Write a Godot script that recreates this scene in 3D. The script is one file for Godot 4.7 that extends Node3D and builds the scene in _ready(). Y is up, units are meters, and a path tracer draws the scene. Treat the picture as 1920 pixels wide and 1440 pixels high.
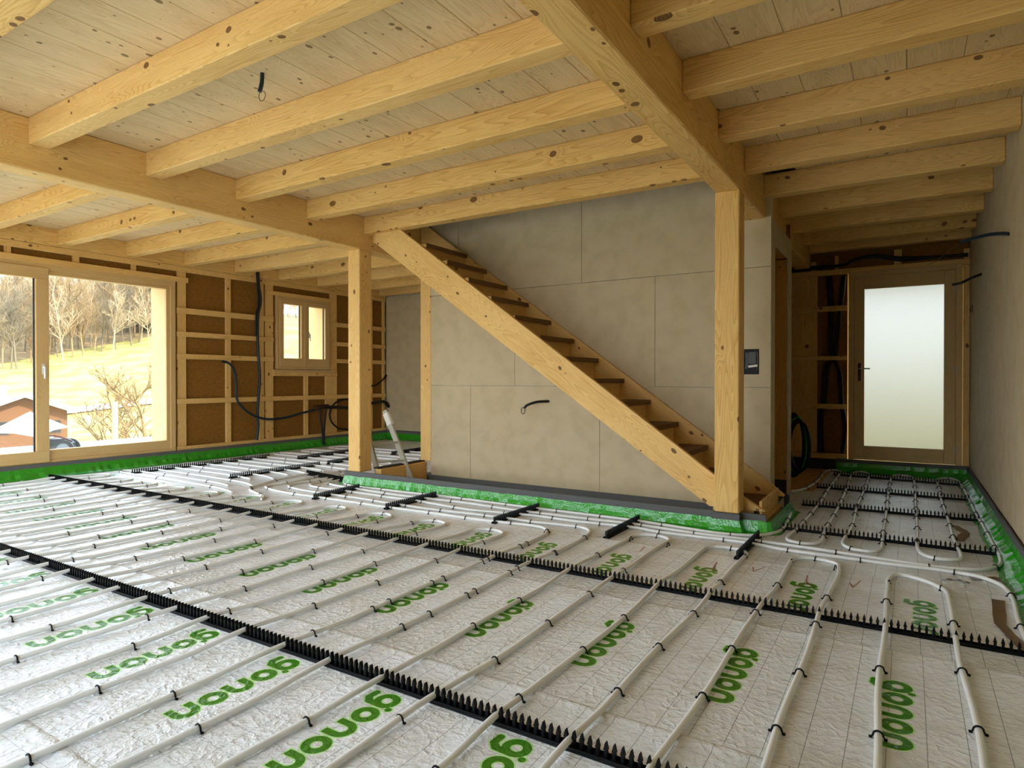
extends Node3D
# A timber house under construction: floor heating pipes on printed foil, joists overhead, a straight stair and a hall.
# Axes: x to the stair wall's far end, y up, -z along the main beams. Units are metres; y = 0 is the top of the foil.

var M := {}
var used := {}
var rng := RandomNumberGenerator.new()


const ORDINAL := ["first", "second", "third", "fourth", "fifth", "sixth", "seventh", "eighth", "ninth", "tenth", "eleventh", "twelfth", "thirteenth", "fourteenth", "fifteenth"]


# ---------------------------------------------------------------- scene tree helpers
func numbered(called: String) -> String:
	var n: int = used.get(called, 0)
	used[called] = n + 1
	return called if n == 0 else "%s_%03d" % [called, n]


func tag(o: Node, label: String, category: String, group := "") -> Node:
	o.set_meta("label", label)
	o.set_meta("category", category)
	if group != "":
		o.set_meta("group", group)
	return o


func thing(called: String, at := Vector3.ZERO, turn := 0.0) -> Node3D:
	var o := Node3D.new()
	o.name = numbered(called)
	add_child(o)
	o.position = at
	o.rotation.y = turn
	return o


func setting(called: String) -> Node3D:
	var o := Node3D.new()
	o.name = called
	add_child(o)
	o.set_meta("kind", "structure")
	return o


func put(called: String, mesh: Mesh, mat: Material, parent: Node = null, at := Vector3.ZERO) -> MeshInstance3D:
	var o := MeshInstance3D.new()
	o.mesh = mesh
	o.material_override = mat
	if parent == null:
		o.name = numbered(called)
		add_child(o)
	else:
		o.name = called
		parent.add_child(o, true)
	o.position = at
	return o


func copy(o: Node3D, base: String, at: Vector3, turn := 0.0) -> Node3D:
	var c: Node3D = o.duplicate()
	c.name = numbered(base)
	add_child(c)
	c.position = at
	c.rotation.y = turn
	return c


# ---------------------------------------------------------------- mesh helpers
func tri(st: SurfaceTool, p: Array, n: Vector3, uv: Array) -> void:
	var face: Vector3 = (p[2] - p[0]).cross(p[1] - p[0])
	var order := [0, 1, 2] if face.dot(n) > 0.0 else [0, 2, 1]
	for i in order:
		st.set_normal(n)
		st.set_uv(uv[i])
		st.add_vertex(p[i])


func wood_uv(p: Vector3, axis: int, along: int, off: Vector2) -> Vector2:
	var others := [0, 1, 2]
	others.erase(along)
	if axis == along:
		return Vector2(p[others[0]] * 0.05, p[others[1]] / 0.75) + off
	others.erase(axis)
	var other: int = others[0]
	return Vector2(p[along] / 3.0, (p[other] + axis * 0.27) / 0.75) + off


# A box with chamfered edges; the texture runs along its longest side.
func box(size: Vector3, bevel := 0.004, along := -1) -> ArrayMesh:
	var h := size * 0.5
	var b := minf(bevel, minf(h.x, minf(h.y, h.z)) * 0.6)
	if along < 0:
		along = 0 if size.x >= size.y and size.x >= size.z else 1 if size.y >= size.z else 2
	var off := Vector2(rng.randf(), rng.randf())
	var st := SurfaceTool.new()
	st.begin(Mesh.PRIMITIVE_TRIANGLES)
	var corner := func(axis: int, s: Vector3) -> Vector3:
		var v := Vector3.ZERO
		for k in 3:
			v[k] = s[k] * (h[k] if k == axis else h[k] - b)
		return v
	for axis in 3:
		var a := (axis + 1) % 3
		var c := (axis + 2) % 3
		for side in [-1.0, 1.0]:
			var ps := []
			for q in [[-1.0, -1.0], [1.0, -1.0], [1.0, 1.0], [-1.0, 1.0]]:
				var s := Vector3.ZERO
				s[axis] = side
				s[a] = q[0]
				s[c] = q[1]
				ps.append(corner.call(axis, s))
			var n := Vector3.ZERO
			n[axis] = side
			var uvs := []
			for p in ps:
				uvs.append(wood_uv(p, axis, along, off))
			tri(st, [ps[0], ps[1], ps[2]], n, [uvs[0], uvs[1], uvs[2]])
			tri(st, [ps[0], ps[2], ps[3]], n, [uvs[0], uvs[2], uvs[3]])
	if b > 0.0:
		for e in 3:
			var a := (e + 1) % 3
			var c := (e + 2) % 3
			for sa in [-1.0, 1.0]:
				for sc in [-1.0, 1.0]:
					var lo := Vector3.ZERO
					lo[a] = sa
					lo[c] = sc
					var hi := lo
					lo[e] = -1.0
					hi[e] = 1.0
					var ps := [corner.call(a, lo), corner.call(a, hi), corner.call(c, hi), corner.call(c, lo)]
					var n := Vector3.ZERO
					n[a] = sa
					n[c] = sc
					n = n.normalized()
					var uvs := []
					for p in ps:
						uvs.append(wood_uv(p, a if a != along else c, along, off))
					tri(st, [ps[0], ps[1], ps[2]], n, [uvs[0], uvs[1], uvs[2]])
					tri(st, [ps[0], ps[2], ps[3]], n, [uvs[0], uvs[2], uvs[3]])
		for sx in [-1.0, 1.0]:
			for sy in [-1.0, 1.0]:
				for sz in [-1.0, 1.0]:
					var s := Vector3(sx, sy, sz)
					tri(st, [corner.call(0, s), corner.call(1, s), corner.call(2, s)], s.normalized(), [off, off, off])
	return st.commit()


# A chamfered box given by two opposite corners.
func block(called: String, a: Vector3, b: Vector3, mat: Material, parent: Node = null, bevel := 0.004, along := -1) -> MeshInstance3D:
	var lo := Vector3(minf(a.x, b.x), minf(a.y, b.y), minf(a.z, b.z))
	var hi := Vector3(maxf(a.x, b.x), maxf(a.y, b.y), maxf(a.z, b.z))
	return put(called, box(hi - lo, bevel, along), mat, parent, (lo + hi) * 0.5)


# A polygon (x, y) given thickness from z0 to z1; the texture runs along `dir`.
func prism(poly: PackedVector2Array, z0: float, z1: float, dir := Vector2(1, 0)) -> ArrayMesh:
	var st := SurfaceTool.new()
	st.begin(Mesh.PRIMITIVE_TRIANGLES)
	var off := Vector2(rng.randf(), rng.randf())
	var across := Vector2(-dir.y, dir.x)
	var idx := Geometry2D.triangulate_polygon(poly)
	for f in [[z0, Vector3(0, 0, -1)], [z1, Vector3(0, 0, 1)]]:
		for k in range(0, idx.size(), 3):
			var ps := []
			var uvs := []
			for j in 3:
				var q: Vector2 = poly[idx[k + j]]
				ps.append(Vector3(q.x, q.y, f[0]))
				uvs.append(Vector2(q.dot(dir) / 3.0, q.dot(across) / 0.75) + off)
			tri(st, ps, f[1], uvs)
	var turn := 1.0 if Geometry2D.is_polygon_clockwise(poly) else -1.0
	for k in poly.size():
		var p: Vector2 = poly[k]
		var q: Vector2 = poly[(k + 1) % poly.size()]
		var d := (q - p).normalized()
		var n := Vector3(-d.y, d.x, 0) * turn
		var a := Vector3(p.x, p.y, z0)
		var b := Vector3(q.x, q.y, z0)
		var c := Vector3(q.x, q.y, z1)
		var e := Vector3(p.x, p.y, z1)
		var u := [Vector2(p.dot(dir) / 3.0, z0 / 0.75) + off, Vector2(q.dot(dir) / 3.0, z0 / 0.75) + off, Vector2(q.dot(dir) / 3.0, z1 / 0.75) + off, Vector2(p.dot(dir) / 3.0, z1 / 0.75) + off]
		tri(st, [a, b, c], n, [u[0], u[1], u[2]])
		tri(st, [a, c, e], n, [u[0], u[2], u[3]])
	return st.commit()


func smooth(pts: Array, steps := 4) -> PackedVector3Array:
	var out := PackedVector3Array()
	for i in pts.size() - 1:
		var a: Vector3 = pts[maxi(i - 1, 0)]
		var b: Vector3 = pts[i]
		var c: Vector3 = pts[i + 1]
		var d: Vector3 = pts[mini(i + 2, pts.size() - 1)]
		for k in steps:
			out.append(b.cubic_interpolate(c, a, d, float(k) / steps))
	out.append(pts[-1])
	return out


func tube_into(st: SurfaceTool, pts: PackedVector3Array, r0: float, r1: float, sides := 8) -> void:
	var rings := []
	var side := Vector3.ZERO
	for i in pts.size():
		var t: Vector3 = (pts[mini(i + 1, pts.size() - 1)] - pts[maxi(i - 1, 0)]).normalized()
		if i == 0:
			side = t.cross(Vector3.UP if absf(t.y) < 0.9 else Vector3.RIGHT).normalized()
		else:
			side = (side - t * side.dot(t)).normalized()
		var up := side.cross(t)
		var r := lerpf(r0, r1, float(i) / maxi(pts.size() - 1, 1))
		var ring := []
		for k in sides:
			var a := TAU * k / sides
			var n := side * cos(a) + up * sin(a)
			ring.append([pts[i] + n * r, n])
		rings.append(ring)
	for i in pts.size() - 1:
		for k in sides:
			var a: Array = rings[i][k]
			var b: Array = rings[i][(k + 1) % sides]
			var c: Array = rings[i + 1][(k + 1) % sides]
			var d: Array = rings[i + 1][k]
			var q := [a, b, c, a, c, d]
			var flip: bool = ((c[0] - a[0]) as Vector3).cross(b[0] - a[0]).dot(a[1] + c[1]) < 0.0
			for j in ([0, 2, 1, 3, 5, 4] if flip else [0, 1, 2, 3, 4, 5]):
				st.set_normal(q[j][1])
				st.set_uv(Vector2(float(i) * 0.05, float(k) / sides))
				st.add_vertex(q[j][0])
	for e in [0, pts.size() - 1]:
		var t: Vector3 = (pts[0] - pts[1]).normalized() if e == 0 else (pts[-1] - pts[-2]).normalized()
		for k in range(1, sides - 1):
			tri(st, [rings[e][0][0], rings[e][k][0], rings[e][k + 1][0]], t, [Vector2.ZERO, Vector2.ZERO, Vector2.ZERO])


func tube(pts: PackedVector3Array, r: float, sides := 8, r1 := -1.0) -> ArrayMesh:
	var st := SurfaceTool.new()
	st.begin(Mesh.PRIMITIVE_TRIANGLES)
	tube_into(st, pts, r, r if r1 < 0.0 else r1, sides)
	return st.commit()


# A strip between two lines of points of the same count.
func strip(a: Array, b: Array, up: Vector3, uv_scale := 1.0) -> ArrayMesh:
	var st := SurfaceTool.new()
	st.begin(Mesh.PRIMITIVE_TRIANGLES)
	st.set_smooth_group(0)
	var u := 0.0
	for i in a.size() - 1:
		var p: Vector3 = a[i]
		var q: Vector3 = a[i + 1]
		var s: Vector3 = b[i + 1]
		var t: Vector3 = b[i]
		var n := (q - p).cross(t - p)
		n = (n if n.dot(up) > 0.0 else -n).normalized()
		var v := u + (q - p).length() * uv_scale
		var w := (t - p).length() * uv_scale
		tri(st, [p, q, s], n, [Vector2(u, 0), Vector2(v, 0), Vector2(v, w)])
		tri(st, [p, s, t], n, [Vector2(u, 0), Vector2(v, w), Vector2(u, w)])
		u = v
	return st.commit()


# ---------------------------------------------------------------- textures and materials
func noise(kind: int, freq: float, sd: int, octaves := 3) -> FastNoiseLite:
	var n := FastNoiseLite.new()
	n.noise_type = kind
	n.frequency = freq
	n.seed = sd
	n.fractal_octaves = octaves
	return n


func stretched(n: FastNoiseLite, w: int, h: int, by: int) -> PackedByteArray:
	var im := n.get_seamless_image(w / by, h)
	im.convert(Image.FORMAT_L8)
	im.resize(w, h, Image.INTERPOLATE_CUBIC)
	return im.get_data()


# Planed spruce, 3.0 m by 0.75 m: growth rings that bend round the knots.
func wood_image(sd: int, pale: Color, dark: Color, knot: Color, knots: int, size0: float, size1: float, rings: float, strength: float) -> Image:
	var w := 1536
	var h := 384
	var g := RandomNumberGenerator.new()
	g.seed = sd
	var ring := stretched(noise(FastNoiseLite.TYPE_SIMPLEX_SMOOTH, 0.011, sd, 2), w, h, 12)
	var fine := stretched(noise(FastNoiseLite.TYPE_SIMPLEX, 0.16, sd + 1, 3), w, h, 24)
	var patch := stretched(noise(FastNoiseLite.TYPE_SIMPLEX_SMOOTH, 0.008, sd + 2, 2), w, h, 4)
	var field := PackedFloat32Array()
	field.resize(w * h)
	for i in w * h:
		field[i] = ring[i] / 255.0
	var list := []
	for k in knots:
		var r := g.randf_range(size0, size1) * 512.0 * (1.0 if g.randf() < 0.5 else 0.55)
		list.append([g.randi_range(0, w - 1), g.randi_range(0, h - 1), r * g.randf_range(1.0, 1.7), r, g.randf_range(-0.25, 0.25)])
	for k in list:
		var reach := int(k[3] * 5.0)
		for dy in range(-reach, reach + 1):
			for dx in range(-reach * 2, reach * 2 + 1):
				var e: float = (dx * dx * 0.3 + dy * dy) / (k[3] * k[3] * 3.2)
				if e < 5.0:
					var at: int = posmod(k[1] + dy, h) * w + posmod(k[0] + dx, w)
					field[at] += exp(-e) * 0.30
	var out := PackedByteArray()
	out.resize(w * h * 3)
	for i in w * h:
		var t := fposmod(field[i] * rings, 1.0)
		var m := t * t * strength + (fine[i] - 128) * 0.0014 * strength * 2.0 + (patch[i] - 128) * 0.0012
		m = clampf(m, 0.0, 1.0)
		out[i * 3] = int((pale.r + (dark.r - pale.r) * m) * 255.0)
		out[i * 3 + 1] = int((pale.g + (dark.g - pale.g) * m) * 255.0)
		out[i * 3 + 2] = int((pale.b + (dark.b - pale.b) * m) * 255.0)
	var im := Image.create_from_data(w, h, false, Image.FORMAT_RGB8, out)
	for k in list:
		var reach := int(k[2] * 1.6) + 2
		for dy in range(-reach, reach + 1):
			for dx in range(-reach, reach + 1):
				var x: float = dx + dy * float(k[4])
				var e: float = sqrt((x * x) / (k[2] * k[2]) + (dy * dy) / (k[3] * k[3]))
				if e < 1.5:
					var px: int = posmod(k[0] + dx, w)
					var py: int = posmod(k[1] + dy, h)
					var c := im.get_pixel(px, py)
					var share := clampf((1.15 - e) * 3.0, 0.0, 1.0) * (0.62 + 0.3 * sin(e * 14.0) * 0.4)
					share = maxf(share, clampf(1.0 - absf(e - 0.95) * 5.0, 0.0, 0.85))
					im.set_pixel(px, py, c.lerp(knot, share))
	return im


func texture(im: Image) -> ImageTexture:
	return ImageTexture.create_from_image(im)


func ramped(n: FastNoiseLite, size: int, colors: Array, stops: Array) -> ImageTexture:
	var grey := n.get_seamless_image(size, size)
	grey.convert(Image.FORMAT_L8)
	var data := grey.get_data()
	var ramp := Gradient.new()
	ramp.offsets = PackedFloat32Array(stops)
	ramp.colors = PackedColorArray(colors)
	var table := PackedByteArray()
	for k in 256:
		var c := ramp.sample(k / 255.0)
		table.append_array([c.r8, c.g8, c.b8])
	var out := PackedByteArray()
	out.resize(size * size * 3)
	for i in size * size:
		var k: int = data[i] * 3
		out[i * 3] = table[k]
		out[i * 3 + 1] = table[k + 1]
		out[i * 3 + 2] = table[k + 2]
	return texture(Image.create_from_data(size, size, false, Image.FORMAT_RGB8, out))


func grey_noise(n: FastNoiseLite, size: int) -> ImageTexture:
	var im := n.get_seamless_image(size, size)
	im.convert(Image.FORMAT_L8)
	return texture(im)


func plain(called: String, c: Color, rough := 0.8, spec := 0.5, metal := 0.0) -> StandardMaterial3D:
	var m := StandardMaterial3D.new()
	m.resource_name = called
	m.albedo_color = c
	m.roughness = rough
	m.metallic_specular = spec
	m.metallic = metal
	M[called] = m
	return m


func textured(called: String, t: Texture2D, rough := 0.8, scale := 0.0, tint := Color.WHITE, spec := 0.4) -> StandardMaterial3D:
	var m := plain(called, tint, rough, spec)
	m.albedo_texture = t
	if scale > 0.0:
		m.uv1_triplanar = true
		m.uv1_world_triplanar = true
		m.uv1_scale = Vector3.ONE * scale
	return m


func seg(p: Vector2, a: Vector2, b: Vector2) -> float:
	var t := clampf((p - a).dot(b - a) / (b - a).length_squared(), 0.0, 1.0)
	return p.distance_to(a + (b - a) * t)


# Distance from the stroke lines of the word printed on the foil: g o n o n, set along s with h upwards.
func word_distance(p: Vector2) -> float:
	var best := 1.0
	var pitch := 0.1035
	for k in 5:
		var q := p - Vector2(pitch * k, 0.0)
		if absf(q.x) > 0.09:
			continue
		if k == 0 or k == 1 or k == 3:
			best = minf(best, absf(q.length() - 0.0333) - 0.0138)
		if k == 0:
			best = minf(best, Vector2(q.x - 0.042, q.y - 0.044).length() - 0.0125)
			var tail := seg(q, Vector2(0.0333, -0.005), Vector2(0.031, -0.056)) - 0.0138
			tail = minf(tail, seg(q, Vector2(0.031, -0.056), Vector2(0.010, -0.075)) - 0.0136)
			tail = minf(tail, seg(q, Vector2(0.010, -0.075), Vector2(-0.026, -0.073)) - 0.0130)
			best = minf(best, tail)
		if k == 2 or k == 4:
			var d: float
			if q.y > 0.0:
				d = absf(q.length() - 0.0333)
			else:
				d = minf(absf(q.x - 0.0333), absf(q.x + 0.0333))
			best = minf(best, maxf(d - 0.0138, -0.047 - q.y))
	return best


# One repeat of the print on the foil, 0.53 m by 1.065 m: thin grid lines and the green word. Clear where nothing is printed.
func print_image(with_word: bool) -> Image:
	var w := 512
	var h := 1024
	var mx := 0.53 / w
	var mz := 1.065 / h
	var im := Image.create(w, h, false, Image.FORMAT_RGBA8)
	im.fill(Color(0.86, 0.86, 0.83, 0.0))
	for k in 5:
		im.fill_rect(Rect2i(int((k + 0.28) * w / 5.0), 0, 2, h), Color(0.36, 0.37, 0.37, 0.85))
	for k in 10:
		var y := int((k + 0.4) * h / 10.0)
		for d in range(0, w, 64):
			im.fill_rect(Rect2i(d, y, 44 if k % 2 else 58, 2), Color(0.42, 0.43, 0.43, 0.65))
	if with_word:
		var green := Color(0.22, 0.50, 0.08)
		var rim := Color(0.74, 0.90, 0.60)
		# the word starts (middle of the g) at row 90 and reads down the rows; its letters stand towards +x
		for py in range(10, 640):
			for px in range(130, 400):
				var s := (py - 90) * mz
				var up := (px - 256) * mx
				var d := word_distance(Vector2(s, up))
				if d < 0.006:
					im.set_pixel(px, py, green if d < 0.0 else rim)
	return im


func materials() -> void:
	var spruce := wood_image(11, Color(0.93, 0.765, 0.47), Color(0.76, 0.53, 0.23), Color(0.30, 0.16, 0.06), 13, 0.010, 0.024, 9.0, 0.5)
	var spruce2 := wood_image(29, Color(0.94, 0.775, 0.49), Color(0.75, 0.53, 0.24), Color(0.27, 0.14, 0.06), 20, 0.007, 0.017, 14.0, 0.42)
	var board := wood_image(53, Color(0.90, 0.785, 0.59), Color(0.70, 0.555, 0.36), Color(0.36, 0.27, 0.14), 46, 0.005, 0.013, 16.0, 0.36)
	var clear := wood_image(71, Color(0.86, 0.72, 0.49), Color(0.74, 0.575, 0.34), Color(0.5, 0.38, 0.2), 2, 0.004, 0.007, 12.0, 0.3)
	var sp := texture(spruce)
	var sp2 := texture(spruce2)
	for k in [["spruce", sp, Color.WHITE], ["spruce2", sp2, Color.WHITE], ["frame_wood", texture(clear), Color.WHITE], ["rough_wood", sp2, Color(0.86, 0.78, 0.66)]]:
		textured(k[0], k[1], 0.62, 0.0, k[2], 0.35)
	textured("ceiling_wood", texture(board), 0.7, 0.0, Color.WHITE, 0.3)
	var m: StandardMaterial3D
	m = textured("gypsum", ramped(noise(FastNoiseLite.TYPE_SIMPLEX, 0.02, 5, 5), 512, [Color(0.765, 0.69, 0.55), Color(0.79, 0.715, 0.575), Color(0.805, 0.73, 0.595)], [0.2, 0.5, 0.85]), 0.85, 0.35)
	m.heightmap_enabled = true
	m.heightmap_texture = grey_noise(noise(FastNoiseLite.TYPE_SIMPLEX, 0.2, 6, 3), 256)
	m.heightmap_scale = 0.015
	textured("fibre_board", ramped(noise(FastNoiseLite.TYPE_SIMPLEX, 0.05, 8, 5), 256, [Color(0.53, 0.36, 0.13), Color(0.56, 0.38, 0.14), Color(0.58, 0.40, 0.155)], [0.2, 0.5, 0.8]), 0.9, 1.2)
	textured("tread_brown", ramped(noise(FastNoiseLite.TYPE_SIMPLEX, 0.15, 31, 4), 256, [Color(0.40, 0.28, 0.14), Color(0.46, 0.33, 0.17), Color(0.50, 0.36, 0.20)], [0.2, 0.5, 0.8]), 0.75, 2.0)  # darker brown on the tread tops and front edges
	textured("concrete", ramped(noise(FastNoiseLite.TYPE_SIMPLEX, 0.03, 9, 5), 256, [Color(0.33, 0.33, 0.32), Color(0.43, 0.43, 0.42), Color(0.5, 0.5, 0.48)], [0.2, 0.5, 0.8]), 0.9, 1.0)
	# floor foil: crumpled white film with the print laid over it
	var creases := noise(FastNoiseLite.TYPE_SIMPLEX, 0.022, 14, 4)
	creases.fractal_type = FastNoiseLite.FRACTAL_RIDGED
	creases.domain_warp_enabled = true
	creases.domain_warp_amplitude = 30.0
	creases.domain_warp_frequency = 0.012
	var relief := grey_noise(creases, 1024)
	var stain := ramped(noise(FastNoiseLite.TYPE_SIMPLEX, 0.012, 15, 5), 512, [Color(0.87, 0.86, 0.83), Color(0.91, 0.905, 0.89), Color(0.93, 0.93, 0.925)], [0.1, 0.45, 0.8])
	for k in [["foil", true], ["foil_plain", false]]:
		m = textured(k[0], stain, 0.27, 0.0, Color.WHITE, 0.55)
		m.heightmap_enabled = true
		m.heightmap_texture = relief
		m.heightmap_scale = 0.4
		m.detail_enabled = true
		m.detail_albedo = texture(print_image(k[1]))
		m.detail_uv_layer = BaseMaterial3D.DETAIL_UV_2
		m.detail_blend_mode = BaseMaterial3D.BLEND_MODE_MIX
	m = plain("green_film", Color(0.15, 0.62, 0.12), 0.16, 0.65)
	m.heightmap_enabled = true
	m.heightmap_texture = relief
	m.heightmap_scale = 0.3
	m.uv1_triplanar = true
	m.uv1_world_triplanar = true
	m.uv1_scale = Vector3.ONE * 0.9
	plain("edge_foam", Color(0.38, 0.38, 0.37), 0.9)
	plain("dark_film", Color(0.10, 0.09, 0.085), 0.6)
	plain("pipe_white", Color(0.93, 0.925, 0.90), 0.32, 0.5)
	plain("black_plastic", Color(0.018, 0.018, 0.02), 0.5, 0.3)
	plain("conduit", Color(0.06, 0.17, 0.22), 0.5)
	plain("cable_black", Color(0.03, 0.035, 0.045), 0.55)
	plain("steel", Color(0.75, 0.75, 0.73), 0.35, 0.5, 0.8)
	plain("white_metal", Color(0.9, 0.9, 0.88), 0.4)
	plain("wire", Color(0.35, 0.29, 0.2), 0.5, 0.5, 0.4)
	plain("gasket", Color(0.05, 0.05, 0.05), 0.7)
	plain("tape", Color(0.40, 0.27, 0.11), 0.25, 0.6)
	plain("marker", Color(0.60, 0.40, 0.29), 0.8)
	plain("ladder_paint", Color(0.72, 0.70, 0.62), 0.75)
	plain("plaster_white", Color(0.84, 0.83, 0.78), 0.85)
	m = plain("pane", Color(1, 1, 1, 0.04), 0.02)
	m.transparency = BaseMaterial3D.TRANSPARENCY_ALPHA
	m = plain("frosted", Color(0.47, 0.465, 0.44, 0.02), 0.38)
	m.refraction_enabled = true
	m.refraction_scale = 0.05
	m.transparency = BaseMaterial3D.TRANSPARENCY_ALPHA
	# out of doors
	textured("meadow", ramped(noise(FastNoiseLite.TYPE_SIMPLEX, 0.012, 21, 5), 512, [Color(0.49, 0.45, 0.19), Color(0.60, 0.55, 0.27), Color(0.67, 0.61, 0.33)], [0.2, 0.5, 0.8]), 0.95, 0.03)
	textured("forest_floor", ramped(noise(FastNoiseLite.TYPE_SIMPLEX, 0.03, 22, 4), 256, [Color(0.40, 0.32, 0.19), Color(0.48, 0.39, 0.24), Color(0.54, 0.45, 0.29)], [0.2, 0.5, 0.8]), 0.95, 0.06)
	textured("gravel", ramped(noise(FastNoiseLite.TYPE_CELLULAR, 0.08, 23, 3), 512, [Color(0.5, 0.49, 0.47), Color(0.71, 0.70, 0.68), Color(0.80, 0.79, 0.78)], [0.1, 0.5, 0.9]), 0.95, 0.5)
	plain("bark", Color(0.50, 0.41, 0.27), 0.95)
	plain("bark_pale", Color(0.62, 0.55, 0.43), 0.95)
	plain("bark_grey", Color(0.40, 0.36, 0.28), 0.95)
	plain("needles", Color(0.16, 0.24, 0.13), 0.95)
	plain("twig_yellow", Color(0.66, 0.56, 0.27), 0.95)
	plain("house_wood", Color(0.38, 0.24, 0.12), 0.85)
	plain("house_dark", Color(0.30, 0.25, 0.19), 0.9)
	plain("roof_tile", Color(0.56, 0.47, 0.38), 0.9)
	plain("canvas", Color(0.92, 0.91, 0.86), 0.9)
	plain("road", Color(0.74, 0.72, 0.69), 0.95)
	plain("machine_grey", Color(0.15, 0.16, 0.17), 0.6)
	plain("hub_grey", Color(0.52, 0.54, 0.56), 0.5)
	plain("rust", Color(0.32, 0.16, 0.07), 0.7)


# ---------------------------------------------------------------- timber
const JOIST_LOW := 2.683
const BOARD_LOW := 2.862
const BEAM_LOW := 2.512
const LATTICE := [-1.10, -1.863, -2.625, -3.388, -4.149, -4.915]


func timber() -> void:
	var o: Node
	o = block("main_beam", Vector3(-1.225, BEAM_LOW, 0.74), Vector3(-1.05, BOARD_LOW, -8.75), M.spruce, null, 0.008)
	tag(o, "deep timber beam running over the newel post toward the glazed door", "beam")
	o = block("main_beam", Vector3(-5.13, BEAM_LOW, 0.74), Vector3(-4.955, BOARD_LOW, -8.85), M.spruce2, null, 0.008)
	tag(o, "deep timber beam carried by the post at the stair head", "beam")
	var zs := [-0.34]
	zs.append_array(LATTICE)
	for k in zs.size():
		var z: float = zs[k]
		o = block("ceiling_joist", Vector3(-4.955, JOIST_LOW, z), Vector3(-1.225, BOARD_LOW, z - 0.125), M.spruce if int(absf(z) * 10.0) % 2 else M.spruce2, null, 0.006)
		tag(o, "pale spruce joist between the two main beams, %s from the stair" % ORDINAL[zs.size() - 1 - k], "joist", "joists between the two main beams")
	var hall_side := [-0.37, -1.13, -1.895, -2.66, -3.42, -4.19, -4.95, -5.713, -6.475, -7.24, -8.0, -8.56]
	for k in hall_side.size():
		var z: float = hall_side[k]
		o = block("ceiling_joist", Vector3(-1.05, JOIST_LOW, z), Vector3(0.585, BOARD_LOW, z - 0.125), M.spruce2 if int(absf(z) * 10.0) % 2 else M.spruce, null, 0.006)
		tag(o, "spruce joist from the newel beam to the hall wall, %s from the glazed door" % ORDINAL[hall_side.size() - 1 - k], "joist", "joists over the hall side")
	var bay_side := [-0.34, -1.10, -1.863, -2.64, -3.43, -4.19, -4.95, -5.713, -6.475, -7.24, -8.0, -8.7]
	for k in bay_side.size():
		var z: float = bay_side[k]
		o = block("ceiling_joist", Vector3(-8.38, JOIST_LOW, z), Vector3(-5.13, BOARD_LOW, z - 0.125), M.spruce if int(absf(z) * 10.0) % 3 else M.spruce2, null, 0.006)
		tag(o, "spruce joist between stair-head beam and window wall, %s from the grey back boards" % ORDINAL[bay_side.size() - 1 - k], "joist", "joists beside the window wall")
	o = block("landing_trimmer", Vector3(-4.955, 2.60, -5.045), Vector3(-4.87, 2.90, -5.79), M.spruce, null, 0.005)
	tag(o, "short timber trimmer closing the head of the stair opening", "beam")
	# joists behind the stair wall are out of sight; the trimmer over the stair carries the short boards
	o = block("newel_post", Vector3(-1.225, 0.135, -4.80), Vector3(-1.05, BEAM_LOW, -4.975), M.spruce, null, 0.007)
	tag(o, "square spruce post at the foot of the stair", "post")
	o = block("newel_post", Vector3(-5.13, 0.13, -4.85), Vector3(-4.955, BEAM_LOW, -5.03), M.spruce2, null, 0.007)
	tag(o, "square spruce post under the beam joint at the stair head", "post")
	o = block("wall_post", Vector3(-4.912, 0.16, -5.79), Vector3(-4.752, JOIST_LOW, -5.95), M.spruce2, null, 0.005)
	tag(o, "slim spruce post against the end of the grey stair wall", "post")


func stair() -> void:
	var t := thing("staircase")
	tag(t, "straight timber stair with closed strings and brown-faced treads rising to the upper floor", "stairs")
	var dir := Vector2(-0.802, 0.597)
	# near string, behind the newel post
	var near := PackedVector2Array([Vector2(-0.90, 0.135), Vector2(-1.31, 0.135), Vector2(-4.86, 2.585), Vector2(-4.86, JOIST_LOW), Vector2(-4.50, JOIST_LOW), Vector2(-1.07, 0.235)])
	put("string_board", prism(near, -5.03, -4.985, dir), M.spruce2, t)
	var far := PackedVector2Array([Vector2(-0.87, 0.13), Vector2(-1.30, 0.13), Vector2(-4.86, 2.62), Vector2(-4.86, 2.97), Vector2(-1.0, 0.235)])
	put("string_board", prism(far, -5.785, -5.745, dir), M.spruce2, t)
	for k in 13:
		var y := 0.93 - 0.1985 * 4 + 0.1985 * k
		var x := -2.05 + 0.2665 * 4 - 0.2665 * k
		if y < 0.1:
			continue
		var step := block("tread", Vector3(x - 0.006, y - 0.005, -5.03), Vector3(x - 0.31, y - 0.042, -5.745), M.spruce2, t, 0.003, 2)
		var facing := prism(PackedVector2Array([Vector2(x, y), Vector2(x, y - 0.043), Vector2(x - 0.006, y - 0.043), Vector2(x - 0.006, y - 0.005), Vector2(x - 0.25, y - 0.005), Vector2(x - 0.25, y)]), -5.73, -5.032)
		put("tread_facing", facing, M.tread_brown, step, -step.position)
		block("riser", Vector3(x - 0.05, y - 0.042, -5.03), Vector3(x - 0.07, y - 0.1985, -5.745), M.spruce2, t, 0.002, 2)
	block("first_riser", Vector3(-0.93, 0.03, -5.03), Vector3(-0.95, 0.20, -5.745), M.spruce2, t, 0.002, 2)
	block("bottom_plate", Vector3(-0.90, 0.02, -5.03), Vector3(-1.20, 0.06, -5.745), M.spruce2, t, 0.002, 2)


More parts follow.
